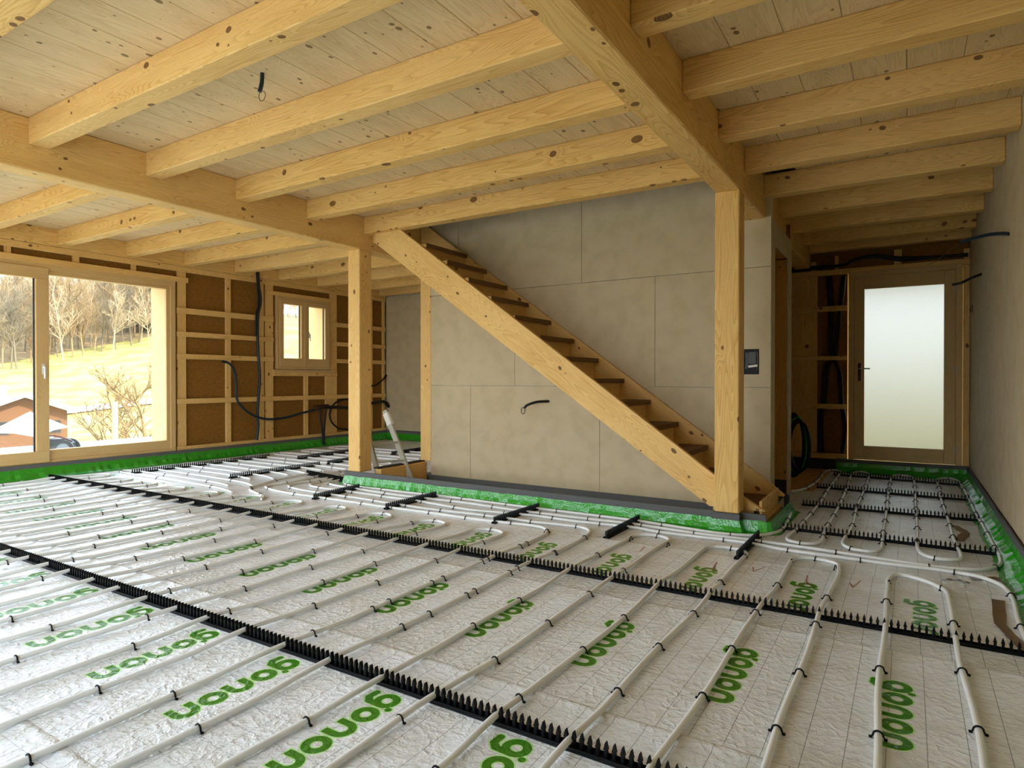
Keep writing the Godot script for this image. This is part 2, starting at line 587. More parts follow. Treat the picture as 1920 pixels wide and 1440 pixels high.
# ---------------------------------------------------------------- room shell
func opening_wall(parent: Node, called: String, lo: Vector3, hi: Vector3, holes: Array, axis: int, mat: Material) -> void:
	# a slab across `axis` (0: x, 2: z), cut into blocks round its holes [a0, a1, y0, y1] along the other axis
	var along := 2 if axis == 0 else 0
	var cuts := [lo[along], hi[along]]
	for hole in holes:
		cuts.append(hole[0])
		cuts.append(hole[1])
	cuts.sort()
	for k in cuts.size() - 1:
		if cuts[k + 1] - cuts[k] < 0.001:
			continue
		var mid: float = (cuts[k] + cuts[k + 1]) * 0.5
		var spans := [[lo.y, hi.y]]
		for hole in holes:
			if mid > hole[0] and mid < hole[1]:
				spans = [[lo.y, hole[2]], [hole[3], hi.y]]
		for s in spans:
			if s[1] - s[0] < 0.001:
				continue
			var a := lo
			var b := hi
			a[along] = cuts[k]
			b[along] = cuts[k + 1]
			a.y = s[0]
			b.y = s[1]
			block(called, a, b, mat, parent, 0.0)


func shell() -> void:
	var o: Node3D
	# ceiling boards along the beams, and the slab of the upper floor over them
	o = setting("ceiling")
	var x := -8.66
	while x < 0.8:
		var x1 := minf(x + 0.262, 0.8)
		var cut: bool = x1 > -4.95 and x < -1.05
		if cut:
			block("ceiling_board", Vector3(x + 0.001, BOARD_LOW, 0.78), Vector3(x1 - 0.001, BOARD_LOW + 0.03, -5.045), M.ceiling_wood, o, 0.0025)
			block("ceiling_board", Vector3(x + 0.001, BOARD_LOW, -5.93), Vector3(x1 - 0.001, BOARD_LOW + 0.03, -9.05), M.ceiling_wood, o, 0.0025)
		else:
			block("ceiling_board", Vector3(x + 0.001, BOARD_LOW, 0.78), Vector3(x1 - 0.001, BOARD_LOW + 0.03, -9.05), M.ceiling_wood, o, 0.0025)
		x = x1
	block("upper_slab", Vector3(-8.75, 2.895, 0.95), Vector3(0.85, 3.2, -5.045), M.concrete, o, 0.0)
	block("upper_slab", Vector3(-8.75, 2.895, -5.93), Vector3(0.85, 3.2, -9.1), M.concrete, o, 0.0)
	block("upper_slab", Vector3(-8.75, 2.895, -5.045), Vector3(-4.95, 3.2, -5.93), M.concrete, o, 0.0)
	block("upper_slab", Vector3(-1.05, 2.895, -5.045), Vector3(0.85, 3.2, -5.93), M.concrete, o, 0.0)
	# roof of the upper storey, with an unseen window added to light the stair well
	block("upper_roof", Vector3(-8.75, 5.4, 0.95), Vector3(0.85, 5.6, -9.1), M.concrete, o, 0.0)

	# hall wall
	o = setting("wall_right")
	block("core", Vector3(0.60, -0.3, 0.95), Vector3(0.85, 5.5, -9.1), M.plaster_white, o, 0.0)
	var cuts := [0.74, -0.5, -1.9, -3.3, -4.7, -6.1, -7.5, -8.75]
	for k in cuts.size() - 1:
		block("gypsum_board", Vector3(0.585, 0.02, cuts[k] - 0.0004), Vector3(0.602, 2.86, cuts[k + 1] + 0.0004), M.gypsum, o, 0.0006)

	# stair wall: boards in three staggered rows, the end of it turning into the hall
	o = setting("wall_stair")
	block("core", Vector3(-4.752, -0.12, -5.81), Vector3(-1.012, 5.5, -5.92), M.plaster_white, o, 0.0)
	for row in [[0.0, 1.048, [-4.752, -4.181, -2.60, -1.0]], [1.052, 2.092, [-4.752, -3.594, -2.033, -1.0]], [2.096, 3.14, [-4.752, -4.35, -2.80, -1.0]], [3.144, 4.2, [-4.752, -3.3, -1.7, -1.0]], [4.2, 5.4, [-4.752, -3.3, -1.7, -1.0]]]:
		var c: Array = row[2]
		for k in c.size() - 1:
			block("gypsum_board", Vector3(c[k] + 0.0015, row[0], -5.79), Vector3(c[k + 1] - 0.0015, row[1], -5.812), M.gypsum, o, 0.0015)
	block("base_strip", Vector3(-4.752, -0.12, -5.78), Vector3(-1.0, 0.0, -5.80), M.edge_foam, o, 0.0)
	# its return along the hall with the doorway to the store room
	opening_wall(o, "hall_lining", Vector3(-1.012, 0.0, -6.90), Vector3(-1.0, 2.51, -5.812), [[-6.70, -5.97, 0.0, 2.30]], 0, M.gypsum)
	block("jamb_stud", Vector3(-1.18, 0.13, -6.70), Vector3(-1.014, 2.30, -6.88), M.rough_wood, o, 0.003)
	block("jamb_stud", Vector3(-1.18, 0.0, -5.92), Vector3(-1.014, 2.51, -5.955), M.rough_wood, o, 0.003)
	block("head_stud", Vector3(-1.18, 2.31, -5.97), Vector3(-1.014, 2.45, -6.70), M.rough_wood, o, 0.003)
	block("jamb_foot", Vector3(-1.18, 0.0, -6.70), Vector3(-1.014, 0.13, -6.88), M.dark_film, o, 0.0)
	block("store_wall", Vector3(-4.75, 0.0, -6.88), Vector3(-1.02, 2.68, -6.94), M.fibre_board, o, 0.0)
	block("store_wall", Vector3(-2.3, 0.0, -5.92), Vector3(-2.25, 2.68, -6.9), M.fibre_board, o, 0.0)
	block("core_side", Vector3(-4.9, 0.0, -5.96), Vector3(-4.75, 2.68, -8.9), M.gypsum, o, 0.0)
	block("recess_side", Vector3(-1.95, 0.0, -6.94), Vector3(-1.9, 2.68, -8.8), M.fibre_board, o, 0.0)

	# window wall
	o = setting("wall_left")
	var holes := [[-4.80, -1.75, 0.16, 2.41], [-1.30, 0.50, 0.16, 2.41], [-7.50, -6.50, 1.33, 2.40]]
	opening_wall(o, "core", Vector3(-8.75, -0.3, -9.1), Vector3(-8.47, 3.2, 0.95), holes, 0, M.plaster_white)
	opening_wall(o, "fibre_panel", Vector3(-8.47, 0.06, -8.95), Vector3(-8.455, 2.86, 0.74), [[-4.84, -1.72, 0.0, 2.45], [-1.34, 0.54, 0.0, 2.45], [-7.54, -6.46, 1.27, 2.44]], 0, M.fibre_board)
	block("upper_core", Vector3(-8.75, 3.2, 0.95), Vector3(-8.47, 5.4, -9.1), M.plaster_white, o, 0.0)
	var face := -8.40
	block("rim_board", Vector3(-8.455, JOIST_LOW - 0.02, 0.74), Vector3(-8.38, BOARD_LOW, -8.9), M.spruce, o, 0.004)
	for b in [
		[-1.0, -8.9, 2.59, 2.66], [-1.0, -5.02, 2.445, 2.515], [-6.28, -7.62, 2.44, 2.50], [-4.86, -6.40, 2.02, 2.10], [-4.86, -6.40, 1.705, 1.775],
		[-4.86, -6.40, 1.40, 1.47], [-4.86, -8.9, 0.785, 0.855], [-4.86, -8.9, 0.125, 0.205], [-6.40, -7.70, 1.175, 1.24], [-7.60, -8.9, 2.03, 2.105], [-7.60, -8.9, 1.70, 1.77], [-7.60, -8.9, 1.405, 1.475]]:
		block("batten", Vector3(face - 0.024, b[2], b[0]), Vector3(face, b[3], b[1]), M.spruce2, o, 0.003)
	for s in [[-4.88, -5.00, 0.2, 2.6], [-5.60, -5.68, 0.2, 2.6], [-6.16, -6.24, 0.2, 2.6], [-6.27, -6.41, 0.2, 2.6], [-7.46, -7.71, 0.2, 1.175], [-7.56, -7.71, 1.24, 2.6], [-7.01, -7.09, 0.2, 1.175], [-8.5, -8.58, 0.2, 2.6], [-8.84, -8.9, 0.2, 2.6],
			[-2.94, -3.0, 2.51, 2.6], [-3.61, -3.68, 2.51, 2.6], [-4.28, -4.34, 2.51, 2.6], [-2.2, -2.27, 2.51, 2.6], [-1.40, -1.68, 0.2, 2.6], [0.55, 0.70, 0.2, 2.6]]:
		block("stud", Vector3(face - 0.055, s[2], s[0]), Vector3(face - 0.024, s[3], s[1]), M.spruce2, o, 0.003)
	block("dark_base", Vector3(face - 0.06, 0.05, 0.74), Vector3(face - 0.02, 0.125, -8.9), M.dark_film, o, 0.0)

	# back wall: grey boards behind the window bay, open studs and the door behind the hall
	o = setting("wall_back")
	opening_wall(o, "core", Vector3(-8.75, -0.3, -9.1), Vector3(0.85, 3.2, -8.97), [[-0.60, 0.50, 0.15, 2.42]], 2, M.plaster_white)
	block("upper_core", Vector3(-8.75, 3.2, -9.1), Vector3(0.85, 5.4, -8.97), M.plaster_white, o, 0.0)
	block("gypsum_board", Vector3(-8.40, 0.165, -8.92), Vector3(-7.15, JOIST_LOW, -8.97), M.gypsum, o, 0.002)
	block("gypsum_board", Vector3(-7.147, 0.165, -8.92), Vector3(-4.9, JOIST_LOW, -8.97), M.gypsum, o, 0.002)
	block("dark_base", Vector3(-8.40, 0.06, -8.925), Vector3(-4.9, 0.165, -8.97), M.dark_film, o, 0.0)
	var zf := -8.75
	opening_wall(o, "fibre_panel", Vector3(-1.9, 0.05, -8.97), Vector3(0.585, 2.86, -8.83), [[-0.64, 0.53, 0.0, 2.44]], 2, M.fibre_board)
	block("wide_board", Vector3(-1.9, 0.2, -8.83), Vector3(-0.975, 2.42, -8.79), M.spruce, o, 0.004, 1)
	for b in [[-1.9, 0.585, 2.415, 2.48], [-1.9, -0.645, 1.965, 2.03], [-1.9, -0.645, 1.36, 1.41], [-1.9, -0.645, 0.755, 0.815], [-1.9, -0.645, 0.135, 0.20]]:
		block("batten", Vector3(b[0], b[2], zf - 0.03), Vector3(b[1], b[3], zf), M.spruce2, o, 0.003)
	for s in [[-1.05, -0.99, 2.48, 2.6], [-0.78, -0.74, 2.48, 2.65], [-0.15, -0.07, 2.48, 2.66], [0.525, 0.585, 0.1, 2.6]]:
		block("stud", Vector3(s[0], s[2], zf - 0.06), Vector3(s[1], s[3], zf - 0.03), M.spruce2, o, 0.003)
	block("dark_base", Vector3(-1.9, 0.0, zf - 0.05), Vector3(0.585, 0.135, zf), M.dark_film, o, 0.0)

	# glazed wall behind the camera
	o = setting("wall_front")
	var glazed := [[-8.2, -5.35], [-4.85, -1.3]]
	var gaps := []
	for k in glazed:
		gaps.append([k[0], k[1], 0.06, 2.60])
	opening_wall(o, "core", Vector3(-8.75, -0.3, 0.75), Vector3(0.85, 3.2, 0.95), gaps, 2, M.plaster_white)
	opening_wall(o, "upper_core", Vector3(-8.75, 3.2, 0.75), Vector3(0.85, 5.4, 0.95), [[-7.0, -1.0, 3.7, 5.25]], 2, M.plaster_white)
	for k in glazed.size():
		var w := setting("window_%d" % (3 + k))
		if k == 0:
			frame_z(w, -7.0, -1.0, 3.7, 5.25, 0.85, 0.07, 4)  # unseen upper window, added to send light down the stair well
		frame_z(w, glazed[k][0], glazed[k][1], 0.06, 2.60, 0.85, 0.07, 1 if k == 2 else 2)


func frame_z(w: Node3D, x0: float, x1: float, y0: float, y1: float, z: float, t: float, parts: int) -> void:
	block("frame", Vector3(x0, y0, z - 0.04), Vector3(x1, y0 + t, z + 0.04), M.frame_wood, w)
	block("frame", Vector3(x0, y1 - t, z - 0.04), Vector3(x1, y1, z + 0.04), M.frame_wood, w)
	for k in parts + 1:
		var x := lerpf(x0 + t * 0.5, x1 - t * 0.5, float(k) / parts)
		block("frame", Vector3(x - t * 0.5, y0 + t, z - 0.04), Vector3(x + t * 0.5, y1 - t, z + 0.04), M.frame_wood, w)
	block("glass", Vector3(x0 + t, y0 + t, z - 0.006), Vector3(x1 - t, y1 - t, z + 0.006), M.pane, w, 0.0)


# a rectangular ring of wood in the plane x = const
func ring_x(w: Node, called: String, x0: float, x1: float, z0: float, z1: float, y0: float, y1: float, t: float, mat: Material, low := -1.0) -> void:
	var lo := t if low < 0.0 else low
	block(called, Vector3(x0, y0, z0), Vector3(x1, y0 + lo, z1), mat, w, 0.004)
	block(called, Vector3(x0, y1 - t, z0), Vector3(x1, y1, z1), mat, w, 0.004)
	var s := signf(z1 - z0)
	block(called, Vector3(x0, y0 + lo, z0), Vector3(x1, y1 - t, z0 + t * s), mat, w, 0.004)
	block(called, Vector3(x0, y0 + lo, z1 - t * s), Vector3(x1, y1 - t, z1), mat, w, 0.004)


func windows() -> void:
	var w := setting("window_1")
	# outer frame, fixed light and sliding sash of the big window
	ring_x(w, "frame", -8.52, -8.40, -1.72, -4.84, 0.125, 2.45, 0.07, M.frame_wood)
	ring_x(w, "fixed_sash", -8.50, -8.415, -3.30, -4.775, 0.19, 2.385, 0.055, M.frame_wood, 0.115)
	block("glass", Vector3(-8.462, 0.29, -3.34), Vector3(-8.456, 2.34, -4.735), M.pane, w, 0.0)
	block("gasket", Vector3(-8.468, 0.30, -4.722), Vector3(-8.45, 2.335, -4.728), M.gasket, w, 0.0)
	ring_x(w, "sliding_sash", -8.455, -8.38, -1.79, -3.345, 0.17, 2.40, 0.13, M.frame_wood, 0.13)
	block("glass", Vector3(-8.425, 0.29, -1.90), Vector3(-8.419, 2.29, -3.22), M.pane, w, 0.0)
	block("gasket", Vector3(-8.43, 0.30, -3.200), Vector3(-8.41, 2.285, -3.210), M.gasket, w, 0.0)
	var hd := put("handle", tube(smooth([Vector3(-8.378, 1.262, -3.285), Vector3(-8.345, 1.262, -3.285), Vector3(-8.34, 1.25, -3.285), Vector3(-8.34, 1.13, -3.285)], 3), 0.011, 8), M.white_metal, w)
	put("plate", box(Vector3(0.006, 0.12, 0.03), 0.002), M.white_metal, hd, Vector3(-8.377, 1.24, -3.285))
	block("outer_reveal", Vector3(-8.52, 0.13, -4.76), Vector3(-8.86, 2.45, -4.80), M.frame_wood, w, 0.003)
	block("outer_reveal", Vector3(-8.52, 0.13, -1.72), Vector3(-8.86, 2.45, -1.76), M.frame_wood, w, 0.003)
	block("outer_head", Vector3(-8.52, 2.40, -1.72), Vector3(-8.86, 2.45, -4.80), M.frame_wood, w, 0.003)
	block("outer_sill", Vector3(-8.52, 0.10, -1.72), Vector3(-8.92, 0.125, -4.80), M.hub_grey, w, 0.003)

	w = setting("window_5")  # unseen side window, added to brighten the floor
	ring_x(w, "frame", -8.52, -8.40, 0.54, -1.34, 0.125, 2.45, 0.11, M.frame_wood)
	block("glass", Vector3(-8.462, 0.23, 0.43), Vector3(-8.456, 2.34, -1.23), M.pane, w, 0.0)

	w = setting("window_2")
	ring_x(w, "frame", -8.52, -8.40, -6.46, -7.54, 1.28, 2.44, 0.045, M.frame_wood)
	for s in [[-6.505, -7.0], [-7.0, -7.495]]:
		ring_x(w, "sash", -8.475, -8.385, s[0], s[1], 1.325, 2.395, 0.075, M.frame_wood, 0.135)
		block("glass", Vector3(-8.44, 1.45, s[0] - 0.06), Vector3(-8.434, 2.33, s[1] + 0.06), M.pane, w, 0.0)
		block("gasket", Vector3(-8.446, 1.46, s[1] + 0.074), Vector3(-8.43, 2.32, s[1] + 0.084), M.gasket, w, 0.0)
	block("cover_rail", Vector3(-8.385, 1.33, -6.97), Vector3(-8.375, 2.39, -7.03), M.frame_wood, w, 0.003)
	block("sill", Vector3(-8.42, 1.235, -6.38), Vector3(-8.375, 1.275, -7.56), M.frame_wood, w, 0.004)
	block("outer_reveal", Vector3(-8.52, 1.30, -7.47), Vector3(-8.86, 2.40, -7.50), M.frame_wood, w, 0.003)
	block("outer_reveal", Vector3(-8.52, 1.30, -6.50), Vector3(-8.86, 2.40, -6.53), M.frame_wood, w, 0.003)
	var hh := put("handle", tube(smooth([Vector3(-8.374, 1.86, -7.06), Vector3(-8.345, 1.86, -7.06), Vector3(-8.34, 1.84, -7.06), Vector3(-8.34, 1.75, -7.06)], 3), 0.008, 8), M.steel, w)
	put("plate", box(Vector3(0.005, 0.1, 0.026), 0.002), M.steel, hh, Vector3(-8.373, 1.85, -7.06))

	w = setting("door_1")
	var z := -8.75
	for f in [[-0.62, -0.56], [0.455, 0.515]]:
		block("frame", Vector3(f[0], 0.135, z - 0.09), Vector3(f[1], 2.43, z + 0.012), M.frame_wood, w, 0.004)
	block("frame", Vector3(-0.56, 2.37, z - 0.09), Vector3(0.455, 2.43, z + 0.012), M.frame_wood, w, 0.004)
	for s in [[-0.558, -0.455, 0.15, 2.365], [0.345, 0.453, 0.15, 2.365]]:
		block("stile", Vector3(s[0], s[2], z - 0.07), Vector3(s[1], s[3], z + 0.002), M.frame_wood, w, 0.004)
	block("rail", Vector3(-0.455, 2.215, z - 0.07), Vector3(0.345, 2.365, z + 0.002), M.frame_wood, w, 0.004)
	block("rail", Vector3(-0.455, 0.15, z - 0.07), Vector3(0.345, 0.315, z + 0.002), M.frame_wood, w, 0.004)
	block("frosted_glass", Vector3(-0.458, 0.312, z - 0.045), Vector3(0.348, 2.218, z - 0.030), M.frosted, w, 0.0)
	var ld := put("lever", tube(smooth([Vector3(-0.505, 1.25, z), Vector3(-0.505, 1.25, z + 0.05), Vector3(-0.495, 1.25, z + 0.055), Vector3(-0.39, 1.25, z + 0.055)], 3), 0.008, 8), M.steel, w)
	put("plate", box(Vector3(0.032, 0.22, 0.006), 0.002), M.rust, ld, Vector3(-0.505, 1.21, z + 0.004))
	for y in [0.32, 1.24, 2.15]:
		block("hinge", Vector3(0.449, y - 0.04, z), Vector3(0.461, y + 0.04, z + 0.02), M.steel, w, 0.003)


# ---------------------------------------------------------------- floor
func sheet(parent: Node, called: String, x0: float, x1: float, z0: float, z1: float, y: float, mat: Material, ridge: float, slip := 0.0) -> void:
	# a foil strip between z0 (near) and z1 (far) with a raised fold along its far edge; UV1 for the creases, UV2 for the print
	var rows := [[z0, y]]
	if ridge > 0.0:
		rows.append_array([[z1 + 0.030, y], [z1 + 0.016, y + ridge * 0.8], [z1 + 0.004, y + ridge], [z1 - 0.012, y + ridge * 0.5], [z1 - 0.022, y - 0.002]])
	else:
		rows.append([z1, y])
	var st := SurfaceTool.new()
	st.begin(Mesh.PRIMITIVE_TRIANGLES)
	var n := maxi(int((x1 - x0) / 0.25), 1)
	var grid := []
	for r in rows:
		var line := []
		for k in n + 1:
			var x := lerpf(x0, x1, float(k) / n)
			var wob := sin(x * 7.3 + z1 * 3.0) * 0.006 + sin(x * 17.0 + z1) * 0.003 if ridge > 0.0 and r[0] != z0 else 0.0
			line.append(Vector3(x, r[1], r[0] + wob))
		grid.append(line)
	for i in rows.size() - 1:
		for k in n:
			var q := [grid[i][k], grid[i + 1][k + 1], grid[i][k + 1], grid[i][k], grid[i + 1][k], grid[i + 1][k + 1]]
			for p in q:
				st.set_uv(Vector2(p.x / 1.7, p.z / 1.7))
				st.set_uv2(Vector2((p.x - slip + 0.03 + 0.265) / 0.53, (p.z + 1.63 + 1.065 * 90.0 / 1024.0) / 1.065))
				st.set_smooth_group(1)
				st.add_vertex(p)
	st.index()
	st.generate_normals()
	var mesh := st.commit()
	put(called, mesh, mat, parent)


func floor_build() -> void:
	var o := setting("floor")
	sheet(o, "foil_sheet", -8.40, 0.585, 0.75, -0.89, 0.0, M.foil, 0.005)
	sheet(o, "foil_sheet", -8.40, 0.585, -0.89, -1.955, 0.0, M.foil, 0.006, 0.085)
	sheet(o, "foil_sheet", -8.40, 0.585, -1.955, -3.03, 0.0, M.foil, 0.005)
	sheet(o, "foil_sheet", -8.40, 0.585, -3.03, -4.10, 0.0, M.foil, 0.005, 0.10)
	sheet(o, "foil_sheet", -8.40, 0.585, -4.10, -4.86, 0.0, M.foil_plain, 0.0)
	sheet(o, "foil_sheet", -8.40, -4.93, -4.86, -6.3, 0.0, M.foil_plain, 0.005)
	sheet(o, "foil_sheet", -8.40, -4.90, -6.3, -8.92, 0.0, M.foil_plain, 0.0)
	sheet(o, "foil_sheet", -0.87, 0.585, -4.86, -5.95, 0.0, M.foil_plain, 0.004)
	sheet(o, "foil_sheet", -1.0, 0.585, -5.95, -7.0, 0.0, M.foil_plain, 0.004)
	sheet(o, "foil_sheet", -1.9, 0.585, -7.0, -8.75, 0.0, M.foil_plain, 0.0)
	# under the foil and in the stair recess
	block("subfloor", Vector3(-8.6, -0.35, 0.75), Vector3(0.7, -0.12, -9.0), M.concrete, o, 0.0)
	block("insulation", Vector3(-8.6, -0.12, 0.75), Vector3(0.7, -0.006, -4.86), M.plaster_white, o, 0.0)
	block("insulation", Vector3(-8.6, -0.12, -4.86), Vector3(-4.9, -0.006, -9.0), M.plaster_white, o, 0.0)
	block("insulation", Vector3(-0.87, -0.12, -4.86), Vector3(0.7, -0.006, -9.0), M.plaster_white, o, 0.0)
	block("insulation", Vector3(-4.9, -0.12, -5.85), Vector3(-0.87, -0.006, -9.0), M.concrete, o, 0.0)
	# bare boards showing in the doorway and where the foil is cut
	block("bare_board", Vector3(-1.85, -0.004, -6.95), Vector3(-0.80, 0.004, -8.7), M.rough_wood, o, 0.0)
	# pen marks of the pipe layers
	for mk in [[[-0.485, -3.95], [-0.47, -3.78], [-0.52, -3.70]], [[-0.475, -3.84], [-0.43, -3.72]], [[-0.99, -3.95], [-0.975, -3.78], [-1.03, -3.70]], [[-0.98, -3.84], [-0.935, -3.73]], [[-0.27, -3.93], [-0.25, -3.85], [-0.22, -4.0]], [[-0.78, -3.95], [-0.76, -3.86], [-0.72, -4.0]], [[-1.49, -4.05], [-1.475, -3.92], [-1.53, -3.86]]]:
		var pts := []
		for p in mk:
			pts.append(Vector3(p[0], 0.0015, p[1]))
		var a := []
		var b := []
		for p in pts:
			a.append(p + Vector3(0.003, 0, 0))
			b.append(p - Vector3(0.003, 0, 0))
		put("pen_mark", strip(a, b, Vector3.UP), M.marker, o)


# Edge strips: grey foam along every wall, with a green film drawn down over the floor.
func edge_strips() -> void:
	var groups := [
		["edge_strip", "green film edge strip along the window wall", [Vector3(-8.38, 0, 0.7), Vector3(-8.38, 0, -8.9)], Vector3(1, 0, 0), 0.115, 0.13],
		["edge_strip", "green film edge strip below the grey boards behind the window bay", [Vector3(-8.38, 0, -8.9), Vector3(-4.92, 0, -8.9)], Vector3(0, 0, 1), 0.11, 0.16],
		["edge_strip", "green film edge strip under the glazed hall door", [Vector3(-0.75, 0, -8.74), Vector3(0.57, 0, -8.74)], Vector3(0, 0, 1), 0.10, 0.20],
		["edge_strip", "shiny green film edge strip folded along the grey hall wall", [Vector3(0.565, 0, -8.74), Vector3(0.565, 0, 0.7)], Vector3(-1, 0, 0), 0.10, 0.12],
	]
	for g in groups:
		var t := thing(g[0])
		tag(t, g[1], "edge strip")
		var p: Vector3 = g[2][0]
		var q: Vector3 = g[2][1]
		var out: Vector3 = g[3]
		var n := int((q - p).length() / 0.045)
		var lines := [[], [], [], [], []]
		for k in n + 1:
			var c := p.lerp(q, float(k) / n)
			var w := rng.randf_range(-0.009, 0.009)
			lines[0].append(c + Vector3(0, g[4] + w * 0.4, 0) + out * 0.006)
			lines[1].append(c + Vector3(0, g[4] * 0.55 + w, 0) + out * (0.022 + w))
			lines[2].append(c + Vector3(0, 0.022 + absf(w) * 0.5, 0) + out * (0.055 + w))
			lines[3].append(c + Vector3(0, 0.006, 0) + out * (0.09 + w))
			lines[4].append(c + Vector3(0, 0.003, 0) + out * (g[5] + w))
		var st := SurfaceTool.new()
		st.begin(Mesh.PRIMITIVE_TRIANGLES)
		for i in 4:
			st.append_from(strip(lines[i], lines[i + 1], Vector3.UP + out), 0, Transform3D.IDENTITY)
		put("green_film", st.commit(), M.green_film, t)
		var a := p + out * 0.006
		block("foam_strip", p - out * 0.008, q + out * 0.006 + Vector3(0, g[4] + 0.045, 0), M.edge_foam, t, 0.002)
	# upstand round the stair recess
	var u := thing("recess_upstand")
	tag(u, "grey foam upstand with bright green film round the stair recess", "upstand")
	block("foam_strip", Vector3(-5.16, 0.0, -4.82), Vector3(-1.06, 0.135, -4.85), M.edge_foam, u, 0.003)
	block("foam_strip", Vector3(-1.235, 0.0, -4.785), Vector3(-1.04, 0.132, -4.82), M.edge_foam, u, 0.003)
	block("foam_strip", Vector3(-1.06, 0.0, -4.87), Vector3(-0.872, 0.132, -4.90), M.edge_foam, u, 0.003)
	block("foam_strip", Vector3(-0.885, 0.0, -5.72), Vector3(-0.85, 0.14, -5.80), M.dark_film, u, 0.003)
	block("foam_strip", Vector3(-5.16, 0.0, -4.83), Vector3(-5.135, 0.125, -5.06), M.edge_foam, u, 0.003)
	block("sill_board", Vector3(-4.90, -0.10, -5.03), Vector3(-4.82, 0.15, -5.80), M.spruce, u, 0.004)
	block("sill_cap", Vector3(-4.93, 0.15, -5.03), Vector3(-4.85, 0.165, -5.80), M.dark_film, u, 0.002)
	var path := [Vector3(-5.165, 0, -5.06), Vector3(-5.165, 0, -4.84), Vector3(-5.15, 0, -4.815), Vector3(-5.0, 0, -4.812), Vector3(-1.245, 0, -4.812), Vector3(-1.24, 0, -4.778), Vector3(-1.04, 0, -4.778), Vector3(-1.035, 0, -4.86), Vector3(-0.866, 0, -4.862), Vector3(-0.845, 0, -4.88), Vector3(-0.845, 0, -5.80)]
	var fine := []
	for i in path.size() - 1:
		var c := maxi(int((path[i + 1] - path[i]).length() / 0.05), 1)
		for k in c:
			fine.append((path[i] as Vector3).lerp(path[i + 1], float(k) / c))
	fine.append(path[-1])
	var rows := [[], [], [], []]
	for i in fine.size():
		var d: Vector3 = (fine[mini(i + 1, fine.size() - 1)] - fine[maxi(i - 1, 0)]).normalized()
		var out := Vector3(-d.z, 0, d.x)
		var w := rng.randf_range(-0.006, 0.006)
		rows[0].append(fine[i] + Vector3(0, 0.088 + w * 0.6, 0))
		rows[1].append(fine[i] + Vector3(0, 0.045 + w, 0) + out * (0.012 + absf(w)))
		rows[2].append(fine[i] + Vector3(0, 0.012, 0) + out * (0.03 + w))
		rows[3].append(fine[i] + Vector3(0, 0.003, 0) + out * (0.075 + w))
	var st := SurfaceTool.new()
	st.begin(Mesh.PRIMITIVE_TRIANGLES)
	for i in 3:
		st.append_from(strip(rows[i], rows[i + 1], Vector3.UP), 0, Transform3D.IDENTITY)
	put("green_film", st.commit(), M.green_film, u)


# ---------------------------------------------------------------- pipes, rails and clips
const PIPE_R := 0.0112
const RAIL_NEAR := -1.715
const RAIL_FAR := -3.262
var clip_mesh: ArrayMesh
var clip_count := {}


func make_clip() -> void:
	var st := SurfaceTool.new()
	st.begin(Mesh.PRIMITIVE_TRIANGLES)
	var arch := PackedVector3Array()
	for k in 9:
		var a := PI * k / 8.0
		arch.append(Vector3(cos(a) * 0.0142, 0.012 + sin(a) * 0.0142, 0))
	var leg := PackedVector3Array([Vector3(0.023, 0.001, 0), Vector3(0.017, 0.006, 0)])
	leg.append_array(arch)
	leg.append_array([Vector3(-0.017, 0.006, 0), Vector3(-0.023, 0.001, 0)])
	tube_into(st, leg, 0.0031, 0.0031, 5)
	for s in [-1.0, 1.0]:
		st.append_from(box(Vector3(0.011, 0.007, 0.010), 0.002), 0, Transform3D(Basis.IDENTITY, Vector3(0.0205 * s, 0.004, 0)))
	clip_mesh = st.commit()


func clip(at: Vector3, dir: Vector3, label: String, group: String) -> void:
	var o := put("pipe_clip", clip_mesh, M.black_plastic, null, at)
	o.rotation.y = atan2(dir.x, dir.z)
	tag(o, label, "clip", group)


func lay(called: String, pts: Array, label: String, group: String, steps := 3) -> PackedVector3Array:
	var s := smooth(pts, steps)
	var o := put(called, tube(s, PIPE_R, 8), M.pipe_white)
	tag(o, label, "pipe", group)
	return s


func clips_along(s: PackedVector3Array, spacing: float, label: String, group: String, first := 0.2) -> void:
	var gone := 0.0
	var next := first
	for i in s.size() - 1:
		var a := s[i]
		var b := s[i + 1]
		var l := (b - a).length()
		while gone + l > next:
			var at := a.lerp(b, (next - gone) / l)
			clip(Vector3(at.x, at.y - PIPE_R - 0.001, at.z), (b - a).normalized(), label, group)
			next += spacing * rng.randf_range(0.85, 1.15)
		gone += l


func flat(list: Array, y := 0.0125) -> Array:
	var out := []
	for p in list:
		out.append(Vector3(p[0], y, p[1]))
	return out


func pipe_y(z: float) -> float:
	return 0.0135 + 0.016 * (exp(-pow((z - RAIL_NEAR) / 0.16, 2.0)) + exp(-pow((z - RAIL_FAR) / 0.16, 2.0)))


func run(x: float, z0: float, z1: float) -> Array:
	var out := []
	var n := maxi(int(absf(z1 - z0) / 0.22), 1)
	for k in n + 1:
		var z := lerpf(z0, z1, float(k) / n)
		out.append(Vector3(x + sin(z * 5.1 + x * 9.0) * 0.006 + sin(z * 2.3 + x * 4.0) * 0.006, pipe_y(z), z))
	return out


